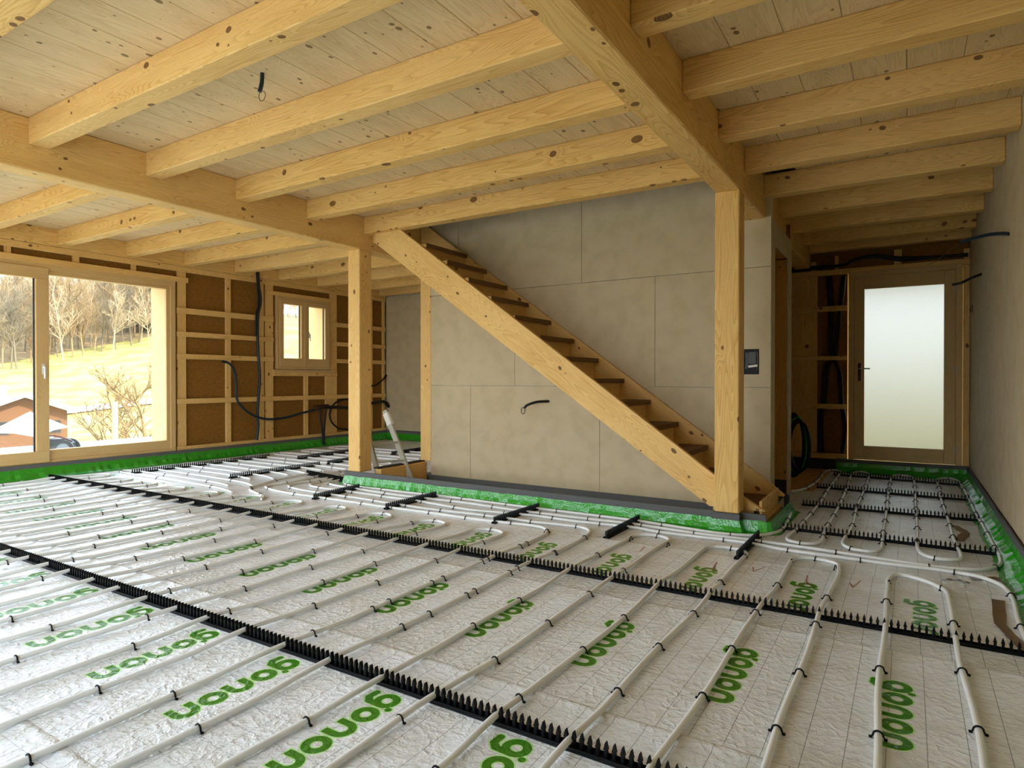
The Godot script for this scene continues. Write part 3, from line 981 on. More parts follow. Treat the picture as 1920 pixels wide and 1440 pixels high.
func pipes() -> void:
	make_clip()
	var xs := []
	for k in 33:
		xs.append(0.180 - 0.2612 * k if k < 8 else 0.180 - 0.2612 * 7 - 0.2665 * (k - 7))
	var hair_group := "hairpins of the wide pipe field"
	var pin := "black plastic clip pinning a white pipe of the wide printed field"
	var pin_group := "clips in the wide pipe field"
	var pairs := [[0, 1, -4.22], [2, 3, -4.30], [4, 5, -4.28], [6, 7, -4.34], [10, 11, -3.87], [12, 13, -3.88], [14, 15, -3.86], [16, 17, -3.87], [18, 19, -3.85], [20, 21, -3.82], [22, 23, -3.72], [24, 25, -3.70], [26, 27, -3.71], [28, 29, -3.73], [30, 31, -3.75]]
	for i in pairs.size():
		var p: Array = pairs[i]
		var a: float = xs[p[0]]
		var b: float = xs[p[1]]
		var top: float = p[2]
		var r: float = (a - b) * 0.5
		var mid := (a + b) * 0.5
		var pts := run(a, 0.6, top + r + 0.16)
		if p[0] == 0:
			pts.append_array(flat([[0.18, -3.90], [0.165, -4.02], [0.10, -4.13], [0.0, -4.20], [-0.06, -4.18], [-0.09, -4.06], [-0.085, -3.9]]))
		else:
			# the turn is wider than the gap, as bent pipe is
			for k in 9:
				var t := PI * k / 8.0
				var wide := 1.0 + 0.10 * sin(t)
				pts.append(Vector3(mid + cos(t) * r * wide, 0.013, top + r - sin(t) * r))
		var back := run(b, 0.6, top + r + 0.16)
		back.reverse()
		pts.append_array(back)
		lay("heating_pipe", pts, "white pipe hairpin over the printed foil, %s from the hall wall" % ORDINAL[i], hair_group)
	# the two pipes that leave the field for the bundle
	var leads := {
		8: [[-2.64, -4.25], [-2.46, -4.25], [-2.15, -4.29], [-2.05, -4.28], [-1.97, -4.21], [-1.93, -4.08], [-1.915, -3.95]],
		9: [[-2.70, -4.11], [-2.40, -4.14], [-2.29, -4.11], [-2.22, -4.02], [-2.19, -3.90]]}
	var far := {
		8: [[-5.61, -5.32], [-5.54, -4.97], [-5.53, -4.67], [-5.53, -4.45], [-5.44, -4.32], [-5.15, -4.245], [-4.72, -4.23], [-4.35, -4.235], [-4.02, -4.21], [-3.74, -4.205], [-3.51, -4.2], [-3.17, -4.22], [-2.98, -4.24]],
		9: [[-5.84, -5.54], [-5.74, -4.99], [-5.67, -4.63], [-5.66, -4.42], [-5.66, -4.26], [-5.58, -4.15], [-5.30, -4.08], [-5.06, -4.06], [-4.69, -4.07], [-4.32, -4.07], [-3.80, -4.07], [-3.41, -4.09], [-3.00, -4.09]]}
	for k in [8, 9]:
		var pts: Array = flat(far[k])
		pts.append_array(flat(leads[k]))
		var down := run(xs[k], 0.6, -3.6)
		down.reverse()
		pts.append_array(down)
		var s := lay("heating_pipe", pts, "white pipe bending out of the bundle into the wide field, %s green upstand" % ("nearer the" if k == 8 else "farther from the"), "pipes that join bundle and wide field")
		clips_along(s.slice(0, 80), 0.42, "black clip on a white pipe of the bundle by the green upstand", "clips in the pipe bundle")
	# clips of the wide field, in rows that follow the photograph's
	for k in 32:
		var z := -0.62 - 0.06 * (k % 3) - (0.18 if k % 2 else 0.0)
		var far_x: bool = xs[k] < -5.2
		while z > -3.68:
			var jz := z + rng.randf_range(-0.05, 0.05)
			if absf(jz - RAIL_NEAR) > 0.1 and absf(jz - RAIL_FAR) > 0.1 and xs[k] > -8.1:
				var px: float = xs[k] + sin(jz * 5.1 + xs[k] * 9.0) * 0.006 + sin(jz * 2.3 + xs[k] * 4.0) * 0.006
				clip(Vector3(px, pipe_y(jz) - PIPE_R - 0.001, jz), Vector3(0, 0, 1), pin, pin_group)
			z -= 0.95 if far_x else 0.47
	for e in [[-0.48, -4.30], [-0.98, -4.27], [-1.50, -4.33], [-0.36, -4.16], [-0.60, -4.16], [-0.86, -4.12], [-1.36, -4.14], [-1.63, -4.16], [-0.085, -4.0], [0.15, -4.05], [-2.6, -3.86], [-3.14, -3.87], [-3.66, -3.85], [-4.19, -3.86]]:
		clip(Vector3(e[0], 0.001, e[1]), Vector3(1, 0, 0.25 if absf(e[0]) < 0.9 else 0.1), pin, pin_group)

	# bundle pipes along the upstand
	var bl := {
		"white heating pipe lying tight against the green film of the stair upstand": [[-5.3, -5.3], [-5.22, -4.95], [-5.13, -4.79], [-4.99, -4.715], [-4.84, -4.69], [-4.52, -4.70], [-4.12, -4.705], [-3.83, -4.735], [-3.50, -4.73], [-3.15, -4.72], [-2.68, -4.715], [-2.24, -4.72], [-1.95, -4.72], [-1.76, -4.715], [-1.47, -4.68], [-1.18, -4.645], [-0.99, -4.68], [-0.89, -4.75], [-0.82, -4.86], [-0.79, -4.99], [-0.79, -5.21], [-0.82, -5.6], [-0.86, -5.95], [-0.95, -6.35]],
		"white heating pipe second from the green upstand, ending in a curve at the hall wall": [[-5.42, -5.3], [-5.32, -5.0], [-5.29, -4.77], [-5.2, -4.655], [-4.95, -4.60], [-4.69, -4.59], [-4.43, -4.56], [-4.04, -4.55], [-3.58, -4.575], [-3.33, -4.585], [-2.96, -4.56], [-2.64, -4.555], [-2.25, -4.565], [-1.86, -4.595], [-1.73, -4.595], [-1.48, -4.57], [-1.16, -4.555], [-0.91, -4.57], [-0.48, -4.545], [-0.03, -4.50], [0.10, -4.49], [0.31, -4.53], [0.42, -4.64], [0.475, -4.78], [0.49, -5.0]],
		"white heating pipe of the bundle that swings round toward the brown tape": [[-5.5, -5.4], [-5.44, -5.0], [-5.40, -4.62], [-5.28, -4.47], [-5.06, -4.43], [-4.65, -4.44], [-4.37, -4.425], [-4.06, -4.42], [-3.86, -4.435], [-3.66, -4.41], [-3.54, -4.395], [-3.15, -4.36], [-2.73, -4.43], [-2.49, -4.455], [-2.24, -4.445], [-1.84, -4.485], [-1.70, -4.49], [-1.55, -4.455], [-1.28, -4.465], [-0.93, -4.48], [-0.71, -4.43], [-0.54, -4.42], [-0.28, -4.42], [-0.03, -4.42], [0.15, -4.435], [0.32, -4.41], [0.41, -4.32], [0.445, -4.20], [0.45, -3.98], [0.435, -3.72], [0.43, -3.4], [0.44, -2.6], [0.435, -1.5], [0.44, 0.0]],
		"short white heating pipe doubling back between bundle and wide field": [[-5.97, -5.19], [-5.95, -4.72], [-5.83, -4.35], [-5.72, -4.09], [-5.60, -3.98], [-5.42, -3.91], [-5.17, -3.82], [-5.07, -3.72]]}
	for label in bl:
		var s := lay("heating_pipe", flat(bl[label]), label, "")
		clips_along(s, 0.46, "black clip on a white pipe of the bundle by the green upstand", "clips in the pipe bundle", 0.7)

	# the serpentine of the hall
	var hall := [[-0.97, -6.75], [-0.88, -6.99], [-0.84, -7.48], [-0.84, -8.01], [-0.85, -8.36], [-0.80, -8.60], [-0.71, -8.58], [-0.68, -8.4], [-0.68, -7.08], [-0.67, -6.21], [-0.69, -5.19], [-0.715, -4.78], [-0.67, -4.66], [-0.55, -4.66], [-0.50, -4.80], [-0.515, -5.16], [-0.51, -6.05], [-0.53, -7.28], [-0.555, -8.2], [-0.54, -8.5], [-0.46, -8.62], [-0.38, -8.45], [-0.375, -8.07], [-0.37, -7.23], [-0.375, -6.26], [-0.355, -5.40], [-0.375, -4.86], [-0.34, -4.70], [-0.26, -4.65], [-0.18, -4.67], [-0.145, -4.80], [-0.15, -5.24], [-0.15, -5.88], [-0.16, -7.02], [-0.16, -8.2], [-0.14, -8.46], [-0.06, -8.57], [0.04, -8.45], [0.06, -8.00], [0.06, -6.82], [0.06, -5.89], [0.06, -5.37], [0.055, -4.92], [0.085, -4.75], [0.16, -4.69], [0.25, -4.72], [0.285, -4.84], [0.27, -5.31], [0.27, -6.14], [0.26, -6.94], [0.27, -7.63], [0.27, -8.30], [0.30, -8.50], [0.38, -8.58], [0.455, -8.46], [0.475, -8.07], [0.48, -7.24], [0.475, -6.51], [0.485, -5.73], [0.485, -5.2], [0.49, -5.0]]
	var hs := lay("heating_pipe", flat(hall, 0.016), "white heating pipe snaking back and forth over the hall floor", "", 4)
	clips_along(hs, 0.40, "black clip on the snaking white pipe in the hall", "clips in the hall", 0.3)

	# pipes of the bay by the window, running away from the long field
	var bay := [[-3.89, -5.86], [-4.07, -6.0], [-4.25, -6.05], [-4.47, -6.2], [-4.66, -6.25], [-4.89, -6.1], [-5.10, -6.2], [-5.34, -6.0], [-5.55, -5.9], [-5.8, -5.9], [-6.05, -5.9], [-6.3, -5.8], [-6.55, -5.7], [-6.8, -5.7], [-7.1, -5.6], [-7.4, -5.6], [-7.7, -5.6]]
	for k in range(0, bay.size() - 1, 2):
		var z0: float = bay[k][0]
		var z1: float = bay[k + 1][0]
		var e: float = bay[k][1]
		var pts := [[e + 0.25, z0 + 0.10], [e, z0 + 0.03], [e - 0.4, z0], [-6.9, z0 - 0.01], [-7.6, z0 - 0.015], [-7.95, z0 - 0.03], [-8.05, (z0 + z1) * 0.5], [-7.95, z1 + 0.01], [-7.6, z1], [-6.9, z1], [bay[k + 1][1] - 0.3, z1 + 0.01], [bay[k + 1][1], z1 + 0.06]]
		var s := lay("heating_pipe", flat(pts), "white pipe hairpin in the bay beside the window wall, %s from the long rail" % ORDINAL[k / 2], "hairpins in the window bay")
		clips_along(s, 0.95, "black clip on a white pipe in the window bay", "clips in the window bay", 0.5)


func rail_teeth(st: SurfaceTool, tooth: ArrayMesh, from: float, to: float, pitch: float) -> void:
	var x := from
	while x < to:
		st.append_from(tooth, 0, Transform3D(Basis.IDENTITY, Vector3(x, 0, 0)))
		x += pitch


func rails() -> void:
	var pitch := 0.0263
	# one prong of a clip rail: a tapering spike with barbs, as deep as the rail
	var tooth := prism(PackedVector2Array([Vector2(-0.0065, 0.008), Vector2(0.0065, 0.008), Vector2(0.0040, 0.033), Vector2(0.0068, 0.034), Vector2(0.0010, 0.056), Vector2(-0.0010, 0.056), Vector2(-0.0068, 0.034), Vector2(-0.0040, 0.033)]), -0.007, 0.007)
	var lay_rail := func(label: String, group: String, a: Vector3, b: Vector3, single: bool) -> void:
		var d := b - a
		var l := d.length()
		var t := thing("clip_rail", a, atan2(-d.z, d.x))
		tag(t, label, "rail", group)
		var st := SurfaceTool.new()
		st.begin(Mesh.PRIMITIVE_TRIANGLES)
		st.append_from(box(Vector3(l, 0.006, 0.042), 0.0015), 0, Transform3D(Basis.IDENTITY, Vector3(l * 0.5, 0.004, 0)))
		for s in [-1.0, 1.0]:
			st.append_from(box(Vector3(l, 0.010, 0.004), 0.001), 0, Transform3D(Basis.IDENTITY, Vector3(l * 0.5, 0.010, 0.017 * s)))
		put("base", st.commit(), M.black_plastic, t)
		var n := int(l / pitch)
		var last := -1
		if single:
			last = n - 290 if n > 290 else -1
			for k in range(maxi(last, 0), n):
				put("prong", tooth, M.black_plastic, t, Vector3((k + 0.5) * pitch, 0, 0))
		else:
			last = n
		if last > 0:
			var more := SurfaceTool.new()
			more.begin(Mesh.PRIMITIVE_TRIANGLES)
			for k in last:
				more.append_from(tooth, 0, Transform3D(Basis.IDENTITY, Vector3((k + 0.5) * pitch, 0, 0)))
			var o := put("prongs", more.commit(), M.black_plastic, t)
			o.set_meta("kind", "stuff")
	lay_rail.call("long black clip rail across the wide field over the large printed words", "", Vector3(-6.6, 0, RAIL_NEAR), Vector3(0.55, 0, RAIL_NEAR), true)
	lay_rail.call("long black clip rail across the wide field just before the pipe hairpins", "", Vector3(-8.2, 0, RAIL_FAR), Vector3(0.47, 0, RAIL_FAR - 0.005), true)
	var short := "short black clip rail under the pipe bundle, %s from the post at the stair head"
	var i := 0
	for r in [[-4.69, -4.0, -4.76, -4.67], [-3.805, -4.02, -3.815, -4.75], [-2.72, -4.07, -2.70, -4.77], [-1.795, -4.1, -1.795, -4.76], [-0.897, -4.06, -0.893, -4.72]]:
		lay_rail.call(short % ORDINAL[i], "short rails under the bundle", Vector3(r[0], 0, r[1]), Vector3(r[2], 0, r[3]), false)
		i += 1
	i = 4
	for r in [[-0.80, -5.085, 0.50, -5.04], [-0.80, -6.14, 0.505, -6.175], [-0.80, -7.21, 0.505, -7.17], [-0.74, -8.27, 0.49, -8.14]]:
		i -= 1
		lay_rail.call("black clip rail across the hall floor, %s from the glazed door" % ORDINAL[i], "rails across the hall", Vector3(r[0], 0, r[1]), Vector3(r[2], 0, r[3]), false)
	var where := ["the longest, along the window wall", "in the middle of the bay", "under the small window", "behind the stair-head post", "meeting the bundle at the stair-head post", "deep in the bay before the grey boards"]
	i = 0
	for r in [[-7.80, -3.95, -7.77, -5.85], [-6.50, -4.36, -6.49, -5.65], [-7.22, -5.88, -7.27, -6.95], [-6.47, -5.75, -6.55, -6.6], [-6.0, -5.02, -5.2, -4.87], [-6.5, -7.0, -6.5, -8.2]]:
		lay_rail.call("black clip rail of the window bay, " + where[i], "rails in the window bay", Vector3(r[0], 0, r[1]), Vector3(r[2], 0, r[3]), false)
		i += 1


# ---------------------------------------------------------------- cables, boxes, odds and ends
func cable(called: String, pts: Array, r: float, mat: Material, label: String, category: String, group := "") -> void:
	tag(put(called, tube(smooth(pts, 5), r, 8), mat), label, category, group)


func odds() -> void:
	var x := -8.372
	var at := func(list: Array, dx := 0.0) -> Array:
		var out := []
		for p in list:
			out.append(Vector3(x + dx, p[1], p[0]))
		return out
	cable("cable_conduit", at.call([[-6.10, 2.75], [-6.115, 2.55], [-6.14, 2.40], [-6.14, 2.27], [-6.10, 2.10], [-6.09, 1.78], [-6.10, 1.54], [-6.125, 1.13], [-6.10, 0.85], [-6.086, 0.6], [-6.095, 0.4], [-6.067, 0.2]], 0.0), 0.02, M.conduit, "thick dark blue conduit running down the stud beside the small window", "conduit")
	cable("cable_conduit", at.call([[-6.07, 2.75], [-6.085, 2.5], [-6.10, 2.27], [-6.06, 2.1], [-6.055, 1.78]], 0.01), 0.014, M.cable_black, "thin black cable next to the thick conduit by the small window", "cable")
	cable("cable_conduit", at.call([[-5.50, 1.38], [-5.62, 1.345], [-5.70, 1.21], [-5.72, 0.98], [-5.72, 0.87], [-5.77, 0.76], [-5.92, 0.63], [-6.086, 0.548], [-6.275, 0.505], [-6.57, 0.515], [-6.88, 0.57], [-7.21, 0.62], [-7.38, 0.655]], 0.012), 0.017, M.conduit, "dark conduit sagging across the studs below the small window", "conduit")
	cable("water_pipe", at.call([[-7.254, 0.66], [-7.27, 0.5], [-7.30, 0.3], [-7.32, 0.02]], 0.04), 0.016, M.cable_black, "black pipe standing up from the floor against the window wall studs", "pipe", "black riser pipes")
	cable("water_pipe", at.call([[-7.39, 0.66], [-7.37, 0.5], [-7.345, 0.3], [-7.335, 0.02]], 0.04), 0.016, M.cable_black, "black pipe standing up from the floor against the window wall studs", "pipe", "black riser pipes")
	cable("water_pipe", at.call([[-7.98, 0.775], [-7.73, 0.765], [-7.56, 0.69], [-7.475, 0.545], [-7.51, 0.40], [-7.65, 0.285], [-7.80, 0.25], [-7.98, 0.24], [-8.15, 0.3], [-8.25, 0.45], [-8.2, 0.65], [-8.0, 0.77]], 0.03), 0.016, M.cable_black, "black pipe bent into a loop low on the window wall", "pipe")
	cable("water_pipe", at.call([[-7.36, 0.655], [-7.55, 0.645], [-7.80, 0.63], [-7.98, 0.62], [-8.3, 0.66], [-8.58, 0.70], [-8.79, 0.70], [-8.9, 0.6]], 0.04), 0.028, M.cable_black, "thick black pipe running level along the window wall studs", "pipe")
	cable("cable_conduit", at.call([[-8.45, 1.0], [-8.6, 1.02], [-8.75, 1.1], [-8.88, 1.2]], 0.01), 0.014, M.cable_black, "black cable end curling out by the corner of the grey boards", "cable")
	var bracket := block("pipe_bracket", Vector3(-8.40, 0.62, -7.18), Vector3(-8.345, 0.70, -7.46), M.rust, null, 0.004)
	tag(bracket, "dark bracket holding the black riser pipes on the studs", "bracket")

	# loose wires: ceiling, stair wall, hall wall
	var t := thing("ceiling_conduit", Vector3(-3.12, BOARD_LOW, -2.305))
	tag(t, "dark blue conduit stub hanging from the ceiling boards with a wire ring", "conduit")
	put("sleeve", tube(smooth([Vector3(0, 0.01, 0), Vector3(-0.004, -0.05, 0), Vector3(-0.018, -0.105, 0.005)], 4), 0.0115, 10), M.conduit, t)
	var ringp := []
	for k in 14:
		var a := TAU * k / 12.0
		ringp.append(Vector3(0.034 + sin(a) * 0.024 - 0.02, -0.138 + cos(a) * 0.028, 0.006 + k * 0.001))
	put("wire_ring", tube(smooth(ringp, 3), 0.002, 6), M.wire, t)
	t = thing("wall_cable", Vector3(-3.18, 0.89, -5.79))
	tag(t, "black cable poking out of the grey stair wall, its end bent to a ring", "cable")
	put("sleeve", tube(smooth([Vector3(0, 0, -0.01), Vector3(-0.01, 0.003, 0.02), Vector3(-0.09, -0.004, 0.09), Vector3(-0.17, -0.035, 0.14), Vector3(-0.20, -0.065, 0.15)], 4), 0.0135, 8), M.cable_black, t)
	var loop := []
	for k in 13:
		var a := TAU * k / 12.0
		loop.append(Vector3(-0.215 + sin(a) * 0.022, -0.095 + cos(a) * 0.034, 0.15 + k * 0.0008))
	put("wire_ring", tube(smooth(loop, 2), 0.004, 6), M.cable_black, t)
	t = thing("hall_conduit")
	tag(t, "long dark green conduit poking out high on the hall wall with a thin wire", "conduit")
	put("sleeve", tube(smooth([Vector3(0.59, 2.118, -5.50), Vector3(0.54, 2.15, -5.62), Vector3(0.46, 2.17, -5.75), Vector3(0.34, 2.165, -5.9)], 5), 0.013, 8), M.conduit, t)
	put("wire", tube(smooth([Vector3(0.34, 2.165, -5.9), Vector3(0.28, 2.13, -5.92), Vector3(0.18, 2.045, -5.95), Vector3(0.12, 2.02, -5.95)], 5), 0.0022, 5), M.wire, t)
	t = thing("hall_conduit")
	tag(t, "short black conduit poking out of the hall wall near the door", "conduit")
	put("sleeve", tube(smooth([Vector3(0.59, 2.12, -7.44), Vector3(0.52, 2.10, -7.5), Vector3(0.43, 2.06, -7.55), Vector3(0.36, 2.05, -7.56)], 5), 0.013, 8), M.cable_black, t)
	var ring2 := []
	for k in 13:
		var a := TAU * k / 12.0
		ring2.append(Vector3(0.57 - 0.012 + cos(a) * 0.006, 1.86 + sin(a) * 0.035, -8.2 + cos(a) * 0.045))
	cable("wire_ring", ring2, 0.004, M.wire, "small wire ring on the hall wall beside the door frame", "wire")

	# cables over and beside the hall door
	var z := -8.725
	var hz := [[-1.4, 2.505], [-1.25, 2.507], [-0.98, 2.51], [-0.69, 2.515], [-0.57, 2.57], [-0.35, 2.595], [-0.08, 2.53], [0.24, 2.515], [0.56, 2.52]]
	for k in 3:
		var pts := []
		for p in hz:
			pts.append(Vector3(p[0], p[1] - 0.012 + 0.014 * k + sin(p[0] * 6.0 + k) * 0.008, z + 0.012 * (k % 2)))
		cable("door_cable", pts, 0.011, M.cable_black, "black cable lying along the batten above the glazed door", "cable", "cables above the door")
	var va := [[-0.846, 2.40], [-0.827, 2.12], [-0.82, 1.855], [-0.825, 1.526], [-0.80, 1.385], [-0.872, 1.262], [-0.90, 0.865], [-0.935, 0.598], [-0.928, 0.21]]
	var vb := [[-0.67, 2.39], [-0.698, 2.11], [-0.726, 1.85], [-0.754, 1.524], [-0.765, 1.38], [-0.712, 1.195], [-0.694, 0.868], [-0.655, 0.543], [-0.68, 0.21]]
	for k in 5:
		var pts := []
		var src: Array = va if k < 3 else vb
		for p in src:
			pts.append(Vector3(p[0] + 0.022 * ((k % 3) - 0.8), p[1], -8.79 + 0.012 * (k % 2)))
		cable("door_cable", pts, 0.014, M.cable_black, "black cable hanging behind the battens beside the glazed door", "cable", "cables beside the door")
	var coil := thing("cable_coil", Vector3(-1.02, 0.0, -7.35))
	tag(coil, "dark coil of cable hanging by the end of the hall lining", "coil")
	for k in 5:
		var pts := []
		for j in 15:
			var a := TAU * j / 14.0
			pts.append(Vector3(-0.02 + 0.02 * k + sin(a) * 0.10, 0.42 + cos(a) * (0.34 - 0.02 * k), 0.03 * k + sin(a) * 0.03))
		put("turn", tube(smooth(pts, 3), 0.013, 6), M.cable_black if k != 2 else M.green_film, coil)

	# open switch box in the end of the stair wall
	t = thing("switch_box", Vector3(-1.164, 1.275, -5.79))
	tag(t, "open black switch box with a paper tag in the grey wall end", "switch box")
	for q in [[-0.064, -0.11, -0.056, 0.11], [0.056, -0.11, 0.064, 0.11], [-0.064, -0.11, 0.064, -0.10], [-0.064, 0.10, 0.064, 0.11]]:
		block("rim", Vector3(q[0], q[1], -0.002), Vector3(q[2], q[3], 0.006), M.black_plastic, t, 0.001)
	block("back", Vector3(-0.056, -0.10, -0.001), Vector3(0.056, 0.10, 0.0015), M.gasket, t, 0.0)
	block("crumpled_film", Vector3(-0.02, -0.02, 0.002), Vector3(0.045, 0.085, 0.012), M.edge_foam, t, 0.006)
	var paper := block("paper_tag", Vector3(-0.022, -0.048, 0.008), Vector3(0.056, -0.028, 0.012), M.canvas, t, 0.001)
	paper.rotation.z = 0.12
	for s in [-0.042, -0.03, 0.05]:
		put("wire", tube(smooth([Vector3(s, 0.08, 0.003), Vector3(s + 0.006, 0.02, 0.014), Vector3(s - 0.003, -0.06, 0.006)], 4), 0.003, 5), M.hub_grey, t)

	# step ladder left in the recess
	t = thing("step_ladder")
	tag(t, "old pale wooden step ladder leaning in the stair recess", "ladder")
	var rail := func(a: Vector3, b: Vector3) -> void:
		var o := put("side_rail", box(Vector3(0.07, (a - b).length(), 0.03), 0.004, 1), M.ladder_paint, t, (a + b) * 0.5)
		o.rotation.z = -atan2(a.x - b.x, a.y - b.y)
	rail.call(Vector3(-5.16, 0.76, -5.45), Vector3(-4.70, -0.13, -5.45))
	rail.call(Vector3(-5.14, 0.45, -5.17), Vector3(-4.93, -0.11, -5.17))
	block("cloth_wrap", Vector3(-0.045, -0.08, -0.025), Vector3(0.045, 0.08, 0.025), M.canvas, t, 0.012)
	var wrap: Node3D = t.get_node("cloth_wrap")
	wrap.position = Vector3(-5.105, 0.66, -5.45)
	wrap.rotation.z = 0.48
	for k in 3:
		var y := 0.0 + 0.2 * k
		put("rung", tube(PackedVector3Array([Vector3(-4.75 - 0.10 * k, y, -5.45), Vector3(-4.97 - 0.05 * k, y, -5.17)]), 0.014, 8), M.ladder_paint, t)

	# brown tape over cuts in the foil
	var taped := ["long brown tape strip on the foil beside the curving pipe at the hall wall", "bent brown tape patch on the foil between two hall rails", "small brown tape scrap on the foil behind a hall rail", "wide brown tape patch under the pipe curve at the hall wall", "small brown tape scrap on the foil between bundle and hairpin"]
	var ti := 0
	for p in [[[0.39, -4.02], [0.36, -3.62], [0.42, -3.3], 0.05], [[0.30, -5.9], [0.36, -5.65], [0.30, -5.35], 0.06], [[0.05, -6.22], [0.16, -6.2], [0.22, -6.23], 0.035], [[0.30, -4.38], [0.42, -4.45], [0.50, -4.42], 0.06], [[0.16, -4.28], [0.24, -4.3], [0.29, -4.27], 0.03]]:
		var a := []
		var b := []
		for k in 7:
			var q := Vector2(p[0][0], p[0][1]).lerp(Vector2(p[1][0], p[1][1]), k / 3.0) if k < 4 else Vector2(p[1][0], p[1][1]).lerp(Vector2(p[2][0], p[2][1]), (k - 3) / 3.0)
			var d := (Vector2(p[2][0], p[2][1]) - Vector2(p[0][0], p[0][1])).normalized()
			var side := Vector2(-d.y, d.x) * float(p[3]) * 0.5 * rng.randf_range(0.7, 1.2)
			var yy := 0.003 + 0.002 * (k % 2)
			a.append(Vector3(q.x + side.x, yy, q.y + side.y))
			b.append(Vector3(q.x - side.x, yy, q.y - side.y))
		tag(put("tape_strip", strip(a, b, Vector3.UP), M.tape), taped[ti], "tape", "brown tape on the foil")
		ti += 1


# ---------------------------------------------------------------- out of doors
func ground_y(x: float, z: float) -> float:
	var d := -9.0 - x
	if d < 3.6:
		return -0.10
	var y := lerpf(-0.10, -5.4, smoothstep(3.6, 16.0, d))
	var edge := clampf(2.3 + 0.24 * (-41.0 - z), -5.0, 16.0)
	y += (edge + 5.4) * smoothstep(48.0, 122.0, d)
	y += maxf(d - 118.0, 0.0) * 0.13
	return y


func branch(st: SurfaceTool, g: RandomNumberGenerator, from: Vector3, dir: Vector3, length: float, r: float, level: int, up: float) -> void:
	var pts := PackedVector3Array([from])
	var d := dir
	var n := 4 if level == 0 else 3
	for k in n:
		d = (d + Vector3(g.randf_range(-1, 1), g.randf_range(-0.6, 1) * 0.6 + up, g.randf_range(-1, 1)) * (0.10 if level == 0 else 0.28)).normalized()
		pts.append(pts[-1] + d * length / n)
	tube_into(st, pts, r, r * 0.35, 4 if level == 0 else 3)
	if level >= 3:
		return
	var count: int = [13, 8, 6][level]
	for k in count:
		var f := g.randf_range(0.25 if level == 0 else 0.2, 1.0)
		var i := mini(int(f * n), n - 1)
		var p := pts[i].lerp(pts[i + 1], f * n - i)
		var out := Vector3(g.randf_range(-1, 1), g.randf_range(-0.1, 0.9), g.randf_range(-1, 1)).normalized()
		branch(st, g, p, (out + d * 0.5).normalized(), length * g.randf_range(0.34, 0.5) * (1.25 - f * 0.5), r * 0.5, level + 1, up)


func tree_mesh(sd: int, h: float, r: float, up: float) -> ArrayMesh:
	var g := RandomNumberGenerator.new()
	g.seed = sd
	var st := SurfaceTool.new()
	st.begin(Mesh.PRIMITIVE_TRIANGLES)
	branch(st, g, Vector3(0, -0.3, 0), Vector3(g.randf_range(-0.08, 0.08), 1, g.randf_range(-0.08, 0.08)).normalized(), h, r, 0, up)
	return st.commit()


func fir_mesh(sd: int) -> ArrayMesh:
	var g := RandomNumberGenerator.new()
	g.seed = sd
	var st := SurfaceTool.new()
	st.begin(Mesh.PRIMITIVE_TRIANGLES)
	tube_into(st, PackedVector3Array([Vector3(0, -0.3, 0), Vector3(0, 14, 0)]), 0.2, 0.03, 5)
	for k in 150:
		var f := g.randf()
		var a := g.randf() * TAU
		var l := (1.0 - f) * 3.2 + 0.3
		var p := Vector3(0, 2.0 + f * 12.0, 0)
		var q := p + Vector3(cos(a) * l, -l * 0.35, sin(a) * l)
		var side := Vector3(-sin(a), 0, cos(a)) * l * 0.32
		tri(st, [p, q + side, q - side], Vector3.UP, [Vector2.ZERO, Vector2.ZERO, Vector2.ZERO])
		tri(st, [p, p.lerp(q, 0.8) + Vector3(0, -0.7, 0), q], side.normalized(), [Vector2.ZERO, Vector2.ZERO, Vector2.ZERO])
	return st.commit()


